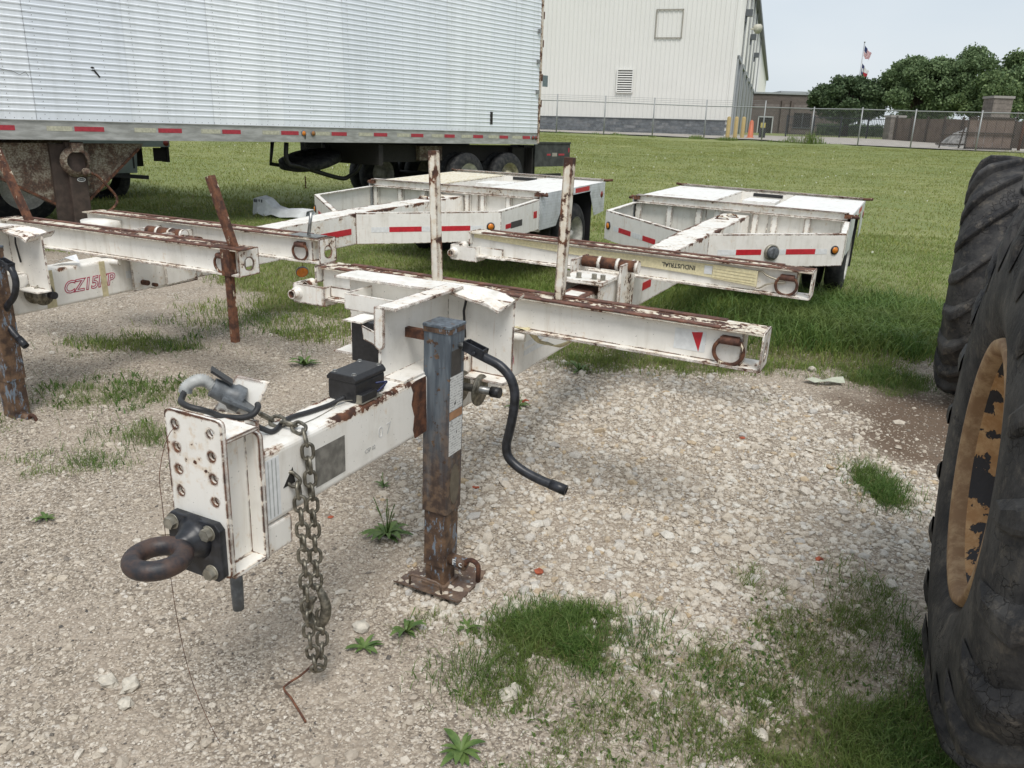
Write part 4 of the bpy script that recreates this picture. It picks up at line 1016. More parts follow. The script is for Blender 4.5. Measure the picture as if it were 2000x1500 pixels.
# ------------------------------------------------------------ safety chain
croot = thing('safety_chain', 'steel safety chain with grab hooks hanging in two strands over the tongue', 'chain', trA.matrix_world @ Vector((.1, -7.75, 0)), trA.matrix_world.to_3x3())
OFF = [-.1, 7.75, 1.1]
pitch, lr, rod = .0525, .0190, .0066
def link_mesh():
    pts = []
    h = pitch / 2 + rod * .6
    for i in range(9): a = -math.pi / 2 + math.pi * i / 8; pts.append((lr * math.sin(a) * -1 * -1, 0, h - lr + lr * math.cos(a)))
    for i in range(9): a = math.pi / 2 + math.pi * i / 8; pts.append((lr * math.sin(a), 0, -(h - lr) + lr * math.cos(a)))
    return MB().tube(pts, rod, 8, closed=True).mesh('link', M_chain)
LM = link_mesh()
def lay(path, twist0=0):
    P = smooth_path(path, 12); acc = 0; tgt = 0; i = 0; n = 0
    D = [0]
    for a, b in zip(P, P[1:]): D.append(D[-1] + (b - a).length)
    def at(s):
        for j in range(len(D) - 1):
            if D[j + 1] >= s: return P[j].lerp(P[j + 1], (s - D[j]) / max(1e-6, D[j + 1] - D[j]))
        return P[-1]
    N = int(D[-1] / pitch)
    for j in range(N):
        p = at((j + .0) * pitch); q = at((j + 1) * pitch); d = (q - p).normalized(); c = (p + q) / 2
        s_ = d.cross(Vector((0, 1, .1))).normalized(); t_ = d.cross(s_)
        a = math.radians(45 + 90 * ((j + twist0) % 2) + random.uniform(-16, 16))
        x = s_ * math.cos(a) + t_ * math.sin(a); y = d.cross(x)
        M = Matrix((x, y, d)).transposed().to_4x4(); M.translation = c + Vector(OFF)
        o = bpy.data.objects.new('link', LM); C.objects.link(o); o.parent = croot; o.matrix_local = M
lay([(-.115, -7.735, -.145), (-.06, -7.73, -.160), (.01, -7.73, -.160), (.07, -7.735, -.155), (.105, -7.75, -.185), (.112, -7.75, -.25), (.116, -7.745, -.40), (.118, -7.74, -.60), (.118, -7.74, -.79)])
lay([(.085, -7.83, -.298), (.108, -7.82, -.31), (.116, -7.81, -.36), (.118, -7.805, -.50), (.118, -7.80, -.70), (.12, -7.80, -.85), (.123, -7.795, -.98), (.125, -7.78, -1.08), (.125, -7.765, -1.15), (.128, -7.745, -1.12), (.130, -7.735, -1.03), (.130, -7.73, -.93), (.132, -7.73, -.86)], 1)
hk = [(.120, -7.74, -.78), (.128, -7.735, -.80), (.145, -7.73, -.84), (.150, -7.73, -.885), (.140, -7.735, -.925), (.118, -7.74, -.945), (.098, -7.745, -.93), (.088, -7.75, -.895), (.096, -7.75, -.865)]
P = smooth_path(hk, 4); n = len(P)
build(MB().tube(P, [.009 + .012 * math.sin(math.pi * min(1, i / n * 1.15)) for i in range(n)], 12), 'grab_hook', M_chain, croot)
build(MB().cyl((.105, -7.74, -.785), (.135, -7.74, -.785), .013, 12), 'clevis', M_chain, croot)
hk = [(.150, -7.745, -.96), (.13, -7.745, -.955), (.10, -7.75, -.945), (.082, -7.755, -.91), (.088, -7.755, -.865), (.108, -7.75, -.835), (.12, -7.75, -.83)]
P = smooth_path(hk, 4); n = len(P)
build(MB().tube(P, [.008 + .012 * math.sin(math.pi * min(1, i / n * 1.1)) for i in range(n)], 12), 'second_hook', M_chain, croot)
# amber disc hanging by a wire from the left trailer's rear bolster
OFF = [0, 0, 0]
c0 = Vector((-1.66, 6.24, .715)); 
dd_ = thing('amber_disc_lamp', 'round amber lamp dangling by its wire below the left trailer bolster end', 'lamp', c0)
b = MB().lathe((0, 0, 0), (.35, -.75, -.45), [(-.012, .001), (-.012, .048), (.0, .05), (.004, .046)], 24); build(b, 'lamp_body', M_grey, dd_)
b = MB().lathe((0, 0, 0), (.35, -.75, -.45), [(.003, .045), (.014, .038), (.018, .001)], 24); build(b, 'lamp_lens', M_amber, dd_)
b = MB().tube(smooth_path([(0, 0, .03), (.01, .03, .10), (.06, .04, .17), (.05, .03, .25)]), .003, 6); build(b, 'lamp_wire', M_rust, dd_)
# ------------------------------------------------------------ semi trailer (local: x along its side to the rear, y away, z up from its ground)
SP = Vector((-6.389, 10.308, .36)); sa = Vector((.6406, .7679, .0035)); sn = Vector((-.7679, .6406, 0)); sz_ = sa.cross(sn)
SM = Matrix((sa, sn, sz_)).transposed()
semi = thing('semi_trailer', 'long white corrugated box semi trailer with red reflective dashes along its silver rail', 'trailer', SP, SM)
RB, RT, TOP, S0, S1, WD = 1.176, 1.415, 4.45, -3.2, 10.60, 2.55
k = NT('white_aluminium_sheet')
refl_tint = k.n('ObjectInfo').outputs['Random']  # random tint per panel: differing reflections of the sheets put into the colour
st_ = k.step(k.noise(1, 5, .6, vec=k.pos((5, 5, .25))), .45, .8)
c = k.mix(refl_tint, (.72, .76, .81), (.82, .85, .88))
c = k.mix(k.math('MULTIPLY', st_, .45), c, (.52, .55, .57))
c = k.mix(k.math('MULTIPLY', k.step(k.noise(6, 6, .7), .60, .68), .35), c, (.55, .57, .58))
k.bump(k.noise(1.6, 2), .25, .03)
M_sheet = k.fin(c, .38, .1)
k = NT('brushed_rail'); M_railal = k.fin(k.mix(k.step(k.noise(1, 5, .6, vec=k.pos((4, 4, 20))), .35, .7), (.30, .30, .28), (.46, .46, .44)), .5, .35)
M_rred = plain('faded_red_tape', (.36, .03, .045), .5); M_ryel = plain('faded_yellow_tape', (.44, .43, .33), .6)
edges = [S0]
while edges[-1] + 1.22 < S1 - 1.25: edges.append(edges[-1] + 1.22)
edges += [S1 - .84, S1 - .03]
pit = .077; nrow = int((TOP - RT - .05) / pit)
for i in range(len(edges) - 1):
    a, b_ = edges[i], edges[i + 1] - .004
    vs = []; rows = [(RT + .0, 0), (RT + .045, 0)]
    for j in range(nrow):
        z = RT + .05 + j * pit
        rows += [(z, .0), (z + .045, 0), (z + .052, -.007), (z + .066, -.009), (z + .074, -.003)]
    rows.append((TOP, 0)); off = -.003 if i % 2 else 0
    for z, y in rows: vs += [(a, y + off, z), (b_, y + off, z)]
    fs = [(2 * j, 2 * j + 1, 2 * j + 3, 2 * j + 2) for j in range(len(rows) - 1)]
    o = build(MB().add(vs, fs), 'side_panel', M_sheet, semi)
# rivets, joined
b = MB()
def rivet(x, z):
    b.add([(x - .006, -.011, z), (x, -.011, z - .006), (x + .006, -.011, z), (x, -.011, z + .006), (x, -.015, z)], [(0, 1, 4), (1, 2, 4), (2, 3, 4), (3, 0, 4)])
x = S0 + .1
while x < S1 - .1:
    for j in range(nrow): rivet(x, RT + .05 + j * pit + .022)
    x += .4067
x = S0
while x < S1: rivet(x, RT + .022); x += .10
o = build(b, 'rivets', plain('dark_rivet', (.12, .12, .13), .5, .3), semi); o['kind'] = 'stuff'
build(MB().box(S0, S1, .002, .02, RB + .02, RT), 'bottom_rail', M_railal, semi)
build(MB().box(S0, S1, -.012, .03, RT - .008, RT + .002), 'rail_lip', M_railal, semi)
build(MB().box(S0, S1, -.008, .03, RB, RB + .022), 'rail_foot', M_railal, semi)
seg = [(-1.3, -.9), (-.15, .19), (.90, 1.28), (2.03, 2.38), (3.02, 3.33), (4.05, 4.38), (5.04, 5.36), (5.96, 6.27), (6.85, 7.16), (7.72, 8.0), (8.53, 8.82), (9.33, 9.6), (10.08, 10.33)]
for i, (a, c_) in enumerate(seg):
    build(MB().box(a, c_, -.0015, .001, 1.285, 1.345), 'reflective_tape', M_rred, semi)
    build(MB().box(a - .34, a - .03, -.0014, .001, 1.285, 1.345), 'yellowed_tape', M_ryel, semi)
for x, m in ((4.475, M_amber), (4.66, plain('dark_amber_lens', (.28, .12, .03), .3)), (10.42, M_redl), (10.52, M_redl)):
    b = MB(); b.lathe((x, .0, 1.315), (0, -1, 0), [(0, .045), (.012, .045), (.014, .036)], 20); mk = build(b, 'marker_light', M_grey, semi)
    build(MB().lathe((x, .0, 1.315), (0, -1, 0), [(.013, .037), (.022, .028), (.025, .001)], 20), 'lens', m, mk)
build(MB().box(S0, S1 - .03, .03, WD, RB + .06, RB + .14), 'floor', M_dark, semi)
build(MB().box(S0, S1 - .02, .05, WD - .05, RB + .14, TOP), 'box_core', M_sheet, semi)
b = MB(); b.box(S1 - .03, S1 + .03, -.02, .06, RB + .02, TOP); build(b, 'rear_corner_post', paint('rusty_corner_post', base=(.55, .50, .44), thr=.60, edge=.1, dirt=.8), semi)
for z in (1.95, 2.48, 3.15, 3.7): build(MB().box(S1 + .031, S1 + .055, -.03, .02, z, z + .14), 'door_hinge', M_rust, semi)
for z in (2.25, 2.85, 3.45): build(MB().box(S1 - .14, S1 - .08, -.06, -.01, z - .04, z + .04), 'door_holdback', M_steel, semi)
build(MB().box(S1 + .06, S1 + .24, -.03, -.02, 2.37, 2.60), 'latch_plate', plain('grey_latch', (.16, .20, .21), .5, .3), semi, .01)
b = MB(); b.box(9.02, 9.09, -.013, -.004, 1.56, 1.80); build(b, 'black_hole_patch', M_dark, semi)
b = MB(); b.lathe((1.22, -.008, 2.07), (0, -1, 0), [(0, .028), (.004, .001)], 10); b.bar((1.23, -.012, 2.06), (1.30, -.012, 1.97), .006, .02); build(b, 'puncture', M_dark, semi)
b = MB(); b.tube([(.1, -.012, 2.00), (.25, -.012, 1.98), (.33, -.012, 1.94), (.4, -.012, 1.98), (.43, -.012, 1.93)], .003, 5); build(b, 'long_scratch', M_grey, semi)
# landing gear: rusty gusset plates and legs
M_gus = NT('rusty_galvanised')
kk = M_gus; a_ = kk.step(kk.noise(5, 7, .75), .42, .58); s_ = kk.step(kk.noise(45, 4, .7), .42, .6)
cc = kk.mix(a_, kk.mix(s_, (.10, .055, .035), (.05, .035, .028)), kk.mix(s_, (.26, .24, .19), (.12, .085, .055)))
kk.bump(s_, .3, .003); M_gus = kk.fin(cc, .85)
gu = build(MB().extr([(-.35, 1.13), (1.90, 1.13), (1.86, 1.07), (1.04, .33), (.66, .30), (-.55, 1.0), (-.6, 1.13)], 'y', .22, .245), 'landing_gear_gusset', M_gus, semi)
b = MB(); b.bar((-.5, .21, .99), (.70, .21, .31), .03, .03); b.bar((1.03, .21, .36), (1.82, .21, 1.06), .03, .03); build(b, 'gusset_lip', M_rust, gu)
M_leg = plain('dark_brown_leg', (.055, .038, .03), .8, 0, .3, 9)
lg = build(MB().box(.80, 1.03, .10, .215, -.12, 1.15), 'landing_leg', M_leg, semi, .01)
build(MB().box(.62, .80, .16, .2145, .1, 1.12), 'leg_channel', M_leg, lg)
b = MB(); b.box(.84, .99, .02, .09, 1.02, 1.14); b.lathe((.90, .10, .90), (0, -1, 0), [(0, .20), (.02, .20), (.03, .18), (.05, .17), (.06, .13)], 28); b.lathe((1.0, .06, .76), (0, -1, 0), [(0, .06), (.06, .05), (.07, .02), (.12, .02), (.121, .001)], 16)
build(b, 'gear_housing', M_gus, lg)
b = MB().extr([(.945 + .055 * math.cos(t), .665 + .028 * math.sin(t)) for t in [i * math.pi / 10 for i in range(20)]], 'y', .097, .0995)
ov = build(b, 'oval_badge', M_white, lg); build(MB().extr([(.945 + .045 * math.cos(t), .665 + .020 * math.sin(t)) for t in [i * math.pi / 10 for i in range(20)]], 'y', .0955, .0968), 'badge_field', M_black, ov)
text('badge_word', 'Holland', .022, M_white, ov, Matrix(((1, 0, 0, .945), (0, 0, 1, .0950), (0, 1, 0, .665), (0, 0, 0, 1))))
build(MB().tube(smooth_path([(1.03, -.02, .76), (1.12, -.03, .70), (1.22, -.03, .58), (1.31, -.03, .46), (1.33, -.03, .38), (1.28, -.03, .30), (1.17, -.03, .22)], 4), .018, 8), 'gear_crank', M_rustp, lg)
lg2 = build(MB().box(.80, 1.03, WD - .3, WD - .18, -.1, 1.15), 'landing_leg', M_leg, semi)
build(MB().extr([(-.3, 1.13), (1.8, 1.13), (1.04, .33), (.7, .30), (-.5, 1.0)], 'y', WD - .18, WD - .16), 'landing_gear_gusset', M_gus, semi)
# spare wheel carrier
for x in (4.78, 6.22):
    for y in (.55, 1.7): pass
b = MB()
for y in (.7,): b.tube(smooth_path([(4.62, y, 1.15), (4.60, y, .92), (4.66, y, .80), (4.85, y, .76), (5.9, y + .25, .52), (6.12, y + .2, .56), (6.2, y, .75), (6.22, y, 1.15)], 4), .04, 8)
b.tube(smooth_path([(5.85, 1.3, 1.15), (5.85, 1.3, .85)]), .04, 8); b.tube([(4.95, 1.6, 1.15), (4.95, 1.7, .75), (6.0, 1.7, .6), (6.2, 1.5, 1.15)], .035, 8)
build(b, 'spare_carrier', M_black, semi)
ax_ = Vector((-.22, -.05, 1)).normalized()
R = .56
build(MB().lathe((5.42, 1.15, .84), ax_, [(-.12, .25), (-.12, .40), (-.09, .48), (-.06, R), (.06, R), (.09, .48), (.12, .40), (.12, .25)], 40), 'spare_tyre', M_tyre, semi)
build(MB().tube(smooth_path([(4.50, -.02, 1.28), (4.52, .05, 1.16), (4.66, .2, 1.08), (4.80, .3, 1.13)]), .008, 6), 'loose_wire', M_black, semi)
b = MB()
for i in range(6): b.tube([(5.0 + .01 * (i % 2), .75, .58 - i * .035), (5.01, .75, .55 - i * .035)], .012, 5)
build(b, 'dangling_chain', M_rust, semi)
# running gear
build(MB().box(6.2, 10.5, .42, .60, .82, 1.14), 'frame_rail', M_dark, semi); build(MB().box(6.2, 10.5, WD - .6, WD - .42, .82, 1.14), 'frame_rail', M_dark, semi)
build(MB().box(6.15, 6.25, .1, WD - .1, .78, 1.15), 'bulkhead', M_dark, semi)
build(MB().box(7.35, 7.95, .30, .41, .85, 1.12), 'rusty_hanger', M_gus, semi)
for x in (8.45, 9.72):
    build(MB().cyl((x, .3, .5), (x, WD - .3, .5), .07, 12), 'axle', M_dark, semi)
    w = None
    for y, sd_, dx in ((.03, -1, 0), (WD - .55, -1, -.55)):
        w = MB()
        w = build(MB().lathe((x + dx, y, .5), (0, sd_, 0), [(0, .29), (-.002, .31), (0, .38), (-.02, .46), (-.05, .50), (-.2, .50), (-.23, .46), (-.25, .38), (-.25, .29)], 44), 'wheel', M_tyre, semi)
        build(MB().lathe((x + dx, y + .32, .5), (0, sd_, 0), [(0, .29), (0, .38), (-.02, .46), (-.05, .50), (-.2, .50), (-.23, .46), (-.25, .38), (-.25, .29)], 44), 'inner_tyre', M_tyre, w)
        build(MB().lathe((x + dx, y, .5), (0, sd_, 0), [(.002, .30), (-.02, .27), (-.14, .25), (-.16, .17), (-.10, .14), (-.01, .12), (.0, .001)], 32), 'rim', plain('cream_rim', (.34, .31, .22), .6, 0, .3, 15) if x > 9 else M_rimw, w)
b = MB(); b.box(10.6, 10.64, .15, WD - .15, .2, 1.1); build(b, 'mud_flap', M_dark, semi)
b = MB(); b.box(10.1, 10.58, .3, .8, .35, 1.1); build(b, 'rear_frame', M_dark, semi)
M_lift = plain('dark_grey_dock_panel', (.045, .047, .045), .7, 0, .35, 7)
lf = build(MB().box(10.72, 12.02, .16, .20, .69, 1.19), 'rear_panel', M_lift, semi)
build(MB().box(10.72, 12.02, .14, .24, 1.19, 1.225), 'panel_top_rail', M_lift, lf)
build(MB().box(11.34, 11.52, .154, .159, .91, .99), 'number_plate', plain('aged_number_plate', (.30, .28, .24), .6), lf)
for a, c_ in ((11.15, 11.28), (11.58, 11.80)): build(MB().box(a, c_, .155, .159, .93, .97), 'red_lamp', M_rred, lf)
build(MB().box(11.95, 11.99, .155, .159, 1.0, 1.10), 'red_lamp', M_rred, lf)
build(MB().box(10.62, 11.75, .19, .25, .46, .53), 'underride_bar', M_dark, semi)
build(MB().box(10.5, 10.9, .3, .7, .5, 1.15), 'bumper_post', M_dark, semi)

# ------------------------------------------------------------ grey truck standing beyond the semi trailer
truck = thing('flatbed_truck', 'grey green service truck seen in part under the semi trailer behind its landing gear', 'truck', SP + sn * 3.6, SM)
M_tg = plain('grey_green_truck_paint', (.20, .235, .22), .5, 0, .12, 4)
build(MB().box(-.5, 4.05, 0, 2.2, .98, 1.35), 'bed_side', M_tg, truck)
build(MB().lathe((3.98, -.002, 1.05), (0, -1, 0), [(0, .055), (.012, .05), (.016, .001)], 20), 'red_lamp', M_redl, truck)
build(MB().extr([(1.3, .52), (3.40, .52), (3.43, .97), (1.3, .97)], 'y', .03, 2.0), 'side_box', M_tg, truck); build(MB().box(3.33, 3.36, .024, .03, .6, .9), 'box_handle', M_black, truck)
build(MB().box(3.46, 3.66, .3, .7, .62, .98), 'mud_flap', M_dark, truck)
build(MB().bar((2.8, .1, .50), (3.62, .1, .43), .08, .07), 'step_bar', M_black, truck)
b = MB(); b.box(3.78, 4.03, .1, .13, .72, .96); b.box(4.02, 4.07, .08, .3, .70, .98); build(b, 'rear_bracket', M_dark, truck)
w = build(MB().lathe((.85, -1.7, .46), (0, -1, 0), [(0, .33), (0, .40), (-.03, .50), (-.06, .54), (-.24, .54), (-.28, .46), (-.28, .3)], 44), 'wheel', M_tyre, truck)
build(MB().lathe((.85, -1.7, .46), (0, -1, 0), [(.004, .335), (-.02, .30), (-.10, .29), (-.12, .15), (-.05, .12), (-.04, .001)], 36), 'rim', plain('pale_rim', (.62, .61, .57), .5), w)
w = build(MB().lathe((2.9, .35, .46), (0, -1, 0), [(0, .33), (0, .40), (-.03, .50), (-.06, .54), (-.24, .54), (-.28, .46), (-.28, .3)], 44), 'wheel', M_tyre, truck)
build(MB().cyl((.85, -1.5, .46), (.85, 1.8, .46), .07, 10), 'axle', M_dark, truck)
build(MB().box(-.4, 1.2, -1.4, 1.9, .55, .97), 'chassis', M_dark, truck)

# ------------------------------------------------------------ tractor wheels at the right
k = NT('cracked_lug_rubber')
v_ = k.noise(5, 7, .7); cr = k.vor(26, k.mix(.1, k.pos(), k.noise(9, 4, col=True), 'ADD'), 'DISTANCE_TO_EDGE')
ck = k.math('SUBTRACT', 1.0, k.step(cr, .0, .05))
ck = k.math('MULTIPLY', ck, k.step(k.noise(4, 3), .5, .62))
c = k.mix(k.step(v_, .38, .68), (.015, .015, .017), (.062, .059, .056))
c = k.mix(k.math('MULTIPLY', k.step(k.noise(11, 6, .75), .50, .72), .6), c, (.15, .13, .105))
c = k.mix(ck, c, (.012, .011, .011))
k.bump(k.math('SUBTRACT', k.math('ADD', k.math('MULTIPLY', v_, .9), k.math('MULTIPLY', k.noise(60, 4), .3)), ck), .7, .012)
M_lug = k.fin(c, .72, 0, .35)
k = NT('peeling_orange_rim')
pp = k.noise(5.5, 6, .62); pk = k.step(pp, .535, .545)
c = k.mix(k.step(k.noise(14, 6, .7), .4, .66), (.36, .19, .075), (.50, .31, .15))
c = k.mix(pk, c, (.024, .022, .024))
k.bump(k.math('SUBTRACT', k.noise(30, 5), pk), .5, .006)
M_rimo = k.fin(c, .75)
k = NT('tan_rim_flange'); M_rimf = k.fin(k.mix(k.step(k.noise(12, 6, .7), .42, .66), (.24, .14, .07), (.40, .27, .15)), .75)
def tractor_wheel(label, center, heading, R=.87, W=.50, rimR=.475, spin=0, grp='tractor wheels'):
    """axle along local x; left face looks towards -x"""
    a = math.radians(heading)
    M = Matrix(((math.cos(a), math.sin(a), 0), (-math.sin(a), math.cos(a), 0), (0, 0, 1)))
    t = thing('tractor_wheel', label, 'wheel', Vector(center) - Vector((0, 0, R)), M, grp)
    cz = R; h = W / 2; r0 = R - .055
    prof = [(-h + .03, rimR), (-h + .0, rimR + .02), (-h - .03, rimR + .06), (-h - .052, rimR + .15), (-h - .05, r0 - .22), (-h - .03, r0 - .12), (-h + .01, r0 - .04), (-h + .08, r0), (0, r0 + .012), (h - .08, r0), (h - .01, r0 - .04), (h + .03, r0 - .12), (h + .05, r0 - .22), (h + .03, rimR + .1), (h, rimR + .02), (h - .03, rimR)]
    ty = build(MB().lathe((0, 0, cz), (1, 0, 0), prof, 96), 'tyre', M_lug, t)
    N = 19
    for s in (-1, 1):
        for i in range(N):
            th = 2 * math.pi * (i + (.5 if s > 0 else 0)) / N + spin
            pts = []
            for q in range(6):
                f = q / 5; x = s * (.0 + (h + .006) * f); g = th + (.30 * f) * 1.0
                hgt = R if f < .8 else R - .035 * (f - .8) / .2
                w_ = .040 + .022 * f
                pts.append((x, g, hgt, w_))
            pts.append((s * (h + .035), th + .318, R - .10, .060)); pts.append((s * (h + .058), th + .335, R - .19, .050))
            vs = []
            for x, g, hh, w_ in pts:
                base = hh - .09
                for (dg, rr_) in ((-w_ / R, base), (-w_ * .66 / R, hh), (w_ * .66 / R, hh), (w_ / R, base)):
                    vs.append((x, -math.sin(g + dg) * rr_, cz + math.cos(g + dg) * rr_))
            fs = [(0, 1, 2, 3)]; m = len(pts)
            for j in range(m - 1):
                for l in range(3): fs.append((4 * j + l, 4 * j + 4 + l, 4 * j + 5 + l, 4 * j + 1 + l))
            fs.append(tuple(4 * (m - 1) + l for l in (3, 2, 1, 0)))
            build(MB().add(vs, fs, False), 'lug', M_lug, ty, .016)
    rim = build(MB().lathe((0, 0, cz), (1, 0, 0), [(-h - .005, rimR + .018), (-h - .018, rimR + .005), (-h - .012, rimR - .02), (-h + .04, rimR - .035), (-h + .08, rimR - .07), (-h + .22, rimR - .085), (h - .10, rimR - .08), (h - .05, rimR - .04), (h, rimR + .01)], 72), 'rim', M_rimo, t)
    build(MB().lathe((0, 0, cz), (1, 0, 0), [(-h - .006, rimR + .022), (-h - .026, rimR + .012), (-h - .026, rimR - .010), (-h - .010, rimR - .026), (-h + .03, rimR - .032)], 72), 'rim_flange', M_rimf, rim)
    build(MB().lathe((0, 0, cz), (1, 0, 0), [(-h + .24, rimR - .083), (-h + .245, rimR - .16), (-h + .22, .20), (-h + .15, .15), (-h + .13, .001)], 56), 'wheel_disc', M_rimo, rim)
    b = MB()
    for i in range(8):
        g = 2 * math.pi * i / 8; hexbolt(b, (-h + .165, .165 * math.cos(g), cz + .165 * math.sin(g)), (-1, 0, 0), .018, .02)
    build(b, 'wheel_bolts', M_rust, rim)
    return t
a_ = math.radians(24); ax2 = Vector((math.cos(a_), -math.sin(a_), 0))
a_ = math.radians(26.5); ax2 = Vector((math.cos(a_), -math.sin(a_), 0))
a_ = math.radians(23.5); ax2 = Vector((math.cos(a_), -math.sin(a_), 0))
cn = Vector((1.69, 2.68, .69)) + ax2 * .26
tractor_wheel('huge cracked tractor wheel nearest the camera with peeling orange rim', cn, 23.5, R=1.0, W=.52, rimR=.462, spin=.05)
a_ = math.radians(29.5); ax2 = Vector((math.cos(a_), -math.sin(a_), 0))
cf = Vector((3.46, 6.24, .84)) + ax2 * .25
tractor_wheel('big lugged tractor wheel standing behind the nearest one beside the long grass', cf, 29.5, R=.91, W=.54, spin=.15)
# ------------------------------------------------------------ warehouse
wa = math.radians(16.8); wu = Vector((math.cos(wa), -math.sin(wa), 0)); wv_ = Vector((math.sin(wa), math.cos(wa), 0))
wh = thing('warehouse', 'large pale corrugated metal warehouse on a grey block base', 'building', (13.95, 57, 1.75), Matrix((wu, wv_, Vector((0, 0, 1)))).transposed())
k = NT('cream_metal_siding')
M_sid = k.fin(k.mix(k.math('MULTIPLY', k.step(k.noise(.5, 4), .4, .7), .3), (.72, .71, .68), (.66, .65, .62)), .5, .0)
def siding(length, z0, z1, step=.305, dep=.035):
    vs = []; n = int(length / step); prof = []
    for i in range(n):
        x = -i * step; prof += [(x, 0), (x - step * .62, 0), (x - step * .70, -dep), (x - step * .92, -dep)]
    prof.append((-n * step, 0))
    for x, y in prof: vs += [(x, y, z0), (x, y, z1)]
    return vs, [(2 * i, 2 * i + 1, 2 * i + 3, 2 * i + 2) for i in range(len(prof) - 1)]
vs, fs = siding(17, 1.22, 14)
build(MB().add(vs, fs), 'front_siding', M_sid, wh)
vs, fs = siding(127, .6, 11.9)
build(MB().add([(.0 - y, -x, z) for x, y, z in vs], fs), 'side_siding', plain('pale_side_siding', (.78, .77, .73), .5, 0, .05, 1), wh)
build(MB().box(-17, -.02, .03, .2, 0, 14), 'front_wall_core', M_sid, wh)
build(MB().box(-.3, -.02, .2, 127, 0, 11.9), 'side_wall_core', M_sid, wh)
M_blk = []
for c_ in ((.115, .125, .14), (.14, .15, .165), (.175, .18, .19), (.10, .11, .125)): M_blk.append(plain('grey_split_block', c_, .9, 0, .25, 6, .3))
bmesh_ = []
for m in M_blk:
    me = MB().box(-.39, 0, -.02, .05, .008, .196).mesh('concrete_block', m); bmesh_.append(me)
base_ = build(MB().box(-17, -.0, .04, .25, -.4, 1.22), 'block_base', plain('block_mortar', (.09, .095, .105), .9), wh)
for j in range(6):
    for i in range(34):
        o = bpy.data.objects.new('concrete_block', bmesh_[random.choice((0, 0, 1, 1, 2, 3))]); C.objects.link(o); o.parent = base_; o.location = (-i * .4 - (.2 if j % 2 else 0), 0, j * .203)
build(MB().box(-17, .02, -.06, .0, 1.21, 1.27), 'base_flashing', plain('dark_flashing', (.05, .055, .06), .6), wh)
build(MB().box(-17, .4, -.9, -.03, -.3, .12), 'concrete_footing', plain('pale_concrete', (.42, .40, .37), .9, 0, .2, 4), wh)
# louvre and framed opening on the front wall (positions measured along the wall)
def xw(px_x, px_y): return ((Vector((px_x, px_y, 0)) - Vector((13.95, 57, 0))).dot(wu))
lx0, lx1 = -7.65, -6.65
lv = build(MB().box(lx0, lx1, -.06, -.0, 2.95, 4.35), 'louvre', M_dark, wh)
for i in range(9): build(MB().hexa([(lx0, -.13, 3.0 + i * .15), (lx1, -.13, 3.0 + i * .15), (lx1, -.06, 3.07 + i * .15), (lx0, -.06, 3.07 + i * .15)], [(lx0, -.13, 3.02 + i * .15), (lx1, -.13, 3.02 + i * .15), (lx1, -.06, 3.09 + i * .15), (lx0, -.06, 3.09 + i * .15)]), 'louvre_slat', M_sid, lv)
b = MB(); b.box(lx0 - .08, lx1 + .08, -.15, -.04, 4.35, 4.42); b.box(lx0 - .08, lx0, -.15, -.04, 2.9, 4.35); b.box(lx1, lx1 + .08, -.15, -.04, 2.9, 4.35); b.box(lx0 - .08, lx1 + .08, -.15, -.04, 2.88, 2.95); build(b, 'louvre_frame', M_sid, lv)
dx0, dx1, dz0, dz1 = -5.35, -3.55, 6.35, 8.15
b = MB(); b.box(dx0, dx1, -.10, -.05, dz1 - .07, dz1); b.box(dx0, dx1, -.10, -.05, dz0, dz0 + .07); b.box(dx0, dx0 + .07, -.10, -.05, dz0, dz1); b.box(dx1 - .07, dx1, -.10, -.05, dz0, dz1); build(b, 'hatch_frame', plain('hatch_frame_grey', (.30, .28, .24), .6), wh)
build(MB().box(-.16, .03, -.045, .0, 1.22, 12), 'corner_trim', M_sid, wh)
build(MB().box(.0, .45, 0, 127, 11.9, 12.35), 'eave_gutter', plain('dark_gutter', (.09, .10, .10), .5), wh)
build(MB().hexa([(-17, -.3, 12.3), (.3, -.3, 12.3), (.3, 127, 12.3), (-17, 127, 12.3)], [(-17, -.3, 15.5), (.3, -.3, 12.5), (.3, 127, 12.5), (-17, 127, 15.5)]), 'roof', plain('pale_roof', (.5, .5, .5), .5), wh)
M_door = plain('grey_loading_door', (.22, .24, .26), .6)
for i, y in enumerate((2.5, 9.5, 16.5, 24, 32, 41, 50)):
    d = build(MB().box(.04, .06, y, y + 3.4, .1, 5.3), 'loading_door', M_door, wh)
    b = MB(); b.box(.04, .16, y - .2, y, .1, 5.5); b.box(.04, .16, y + 3.4, y + 3.6, .1, 5.5); b.box(.04, .2, y - .2, y + 3.6, 5.3, 5.55); build(b, 'door_frame', plain('door_trim', (.34, .36, .37), .6), d)
for y in (7.5, 14.8, 22, 30, 39, 52): build(MB().cyl((.12, y, .2), (.12, y, 11.9), .07, 8), 'downpipe', plain('grey_downpipe', (.30, .31, .31), .5), wh)
for y, z in ((7, 8.6), (20, 8.4), (34, 8.2)):
    b = MB(); b.box(.06, .55, y, y + .5, z, z + .45); b.box(.06, .2, y + .1, y + .4, z - .4, z); build(b, 'wall_lamp', M_grey, wh)
b = MB(); b.lathe((.75, 17, 8.9), (.6, -.7, -.35), [(-.45, .001), (-.42, .26), (.0, .40), (.02, .001)], 20); b.box(.06, .7, 16.9, 17.1, 8.85, 8.95); build(b, 'floodlight', plain('cream_housing', (.60, .58, .50), .5), wh)

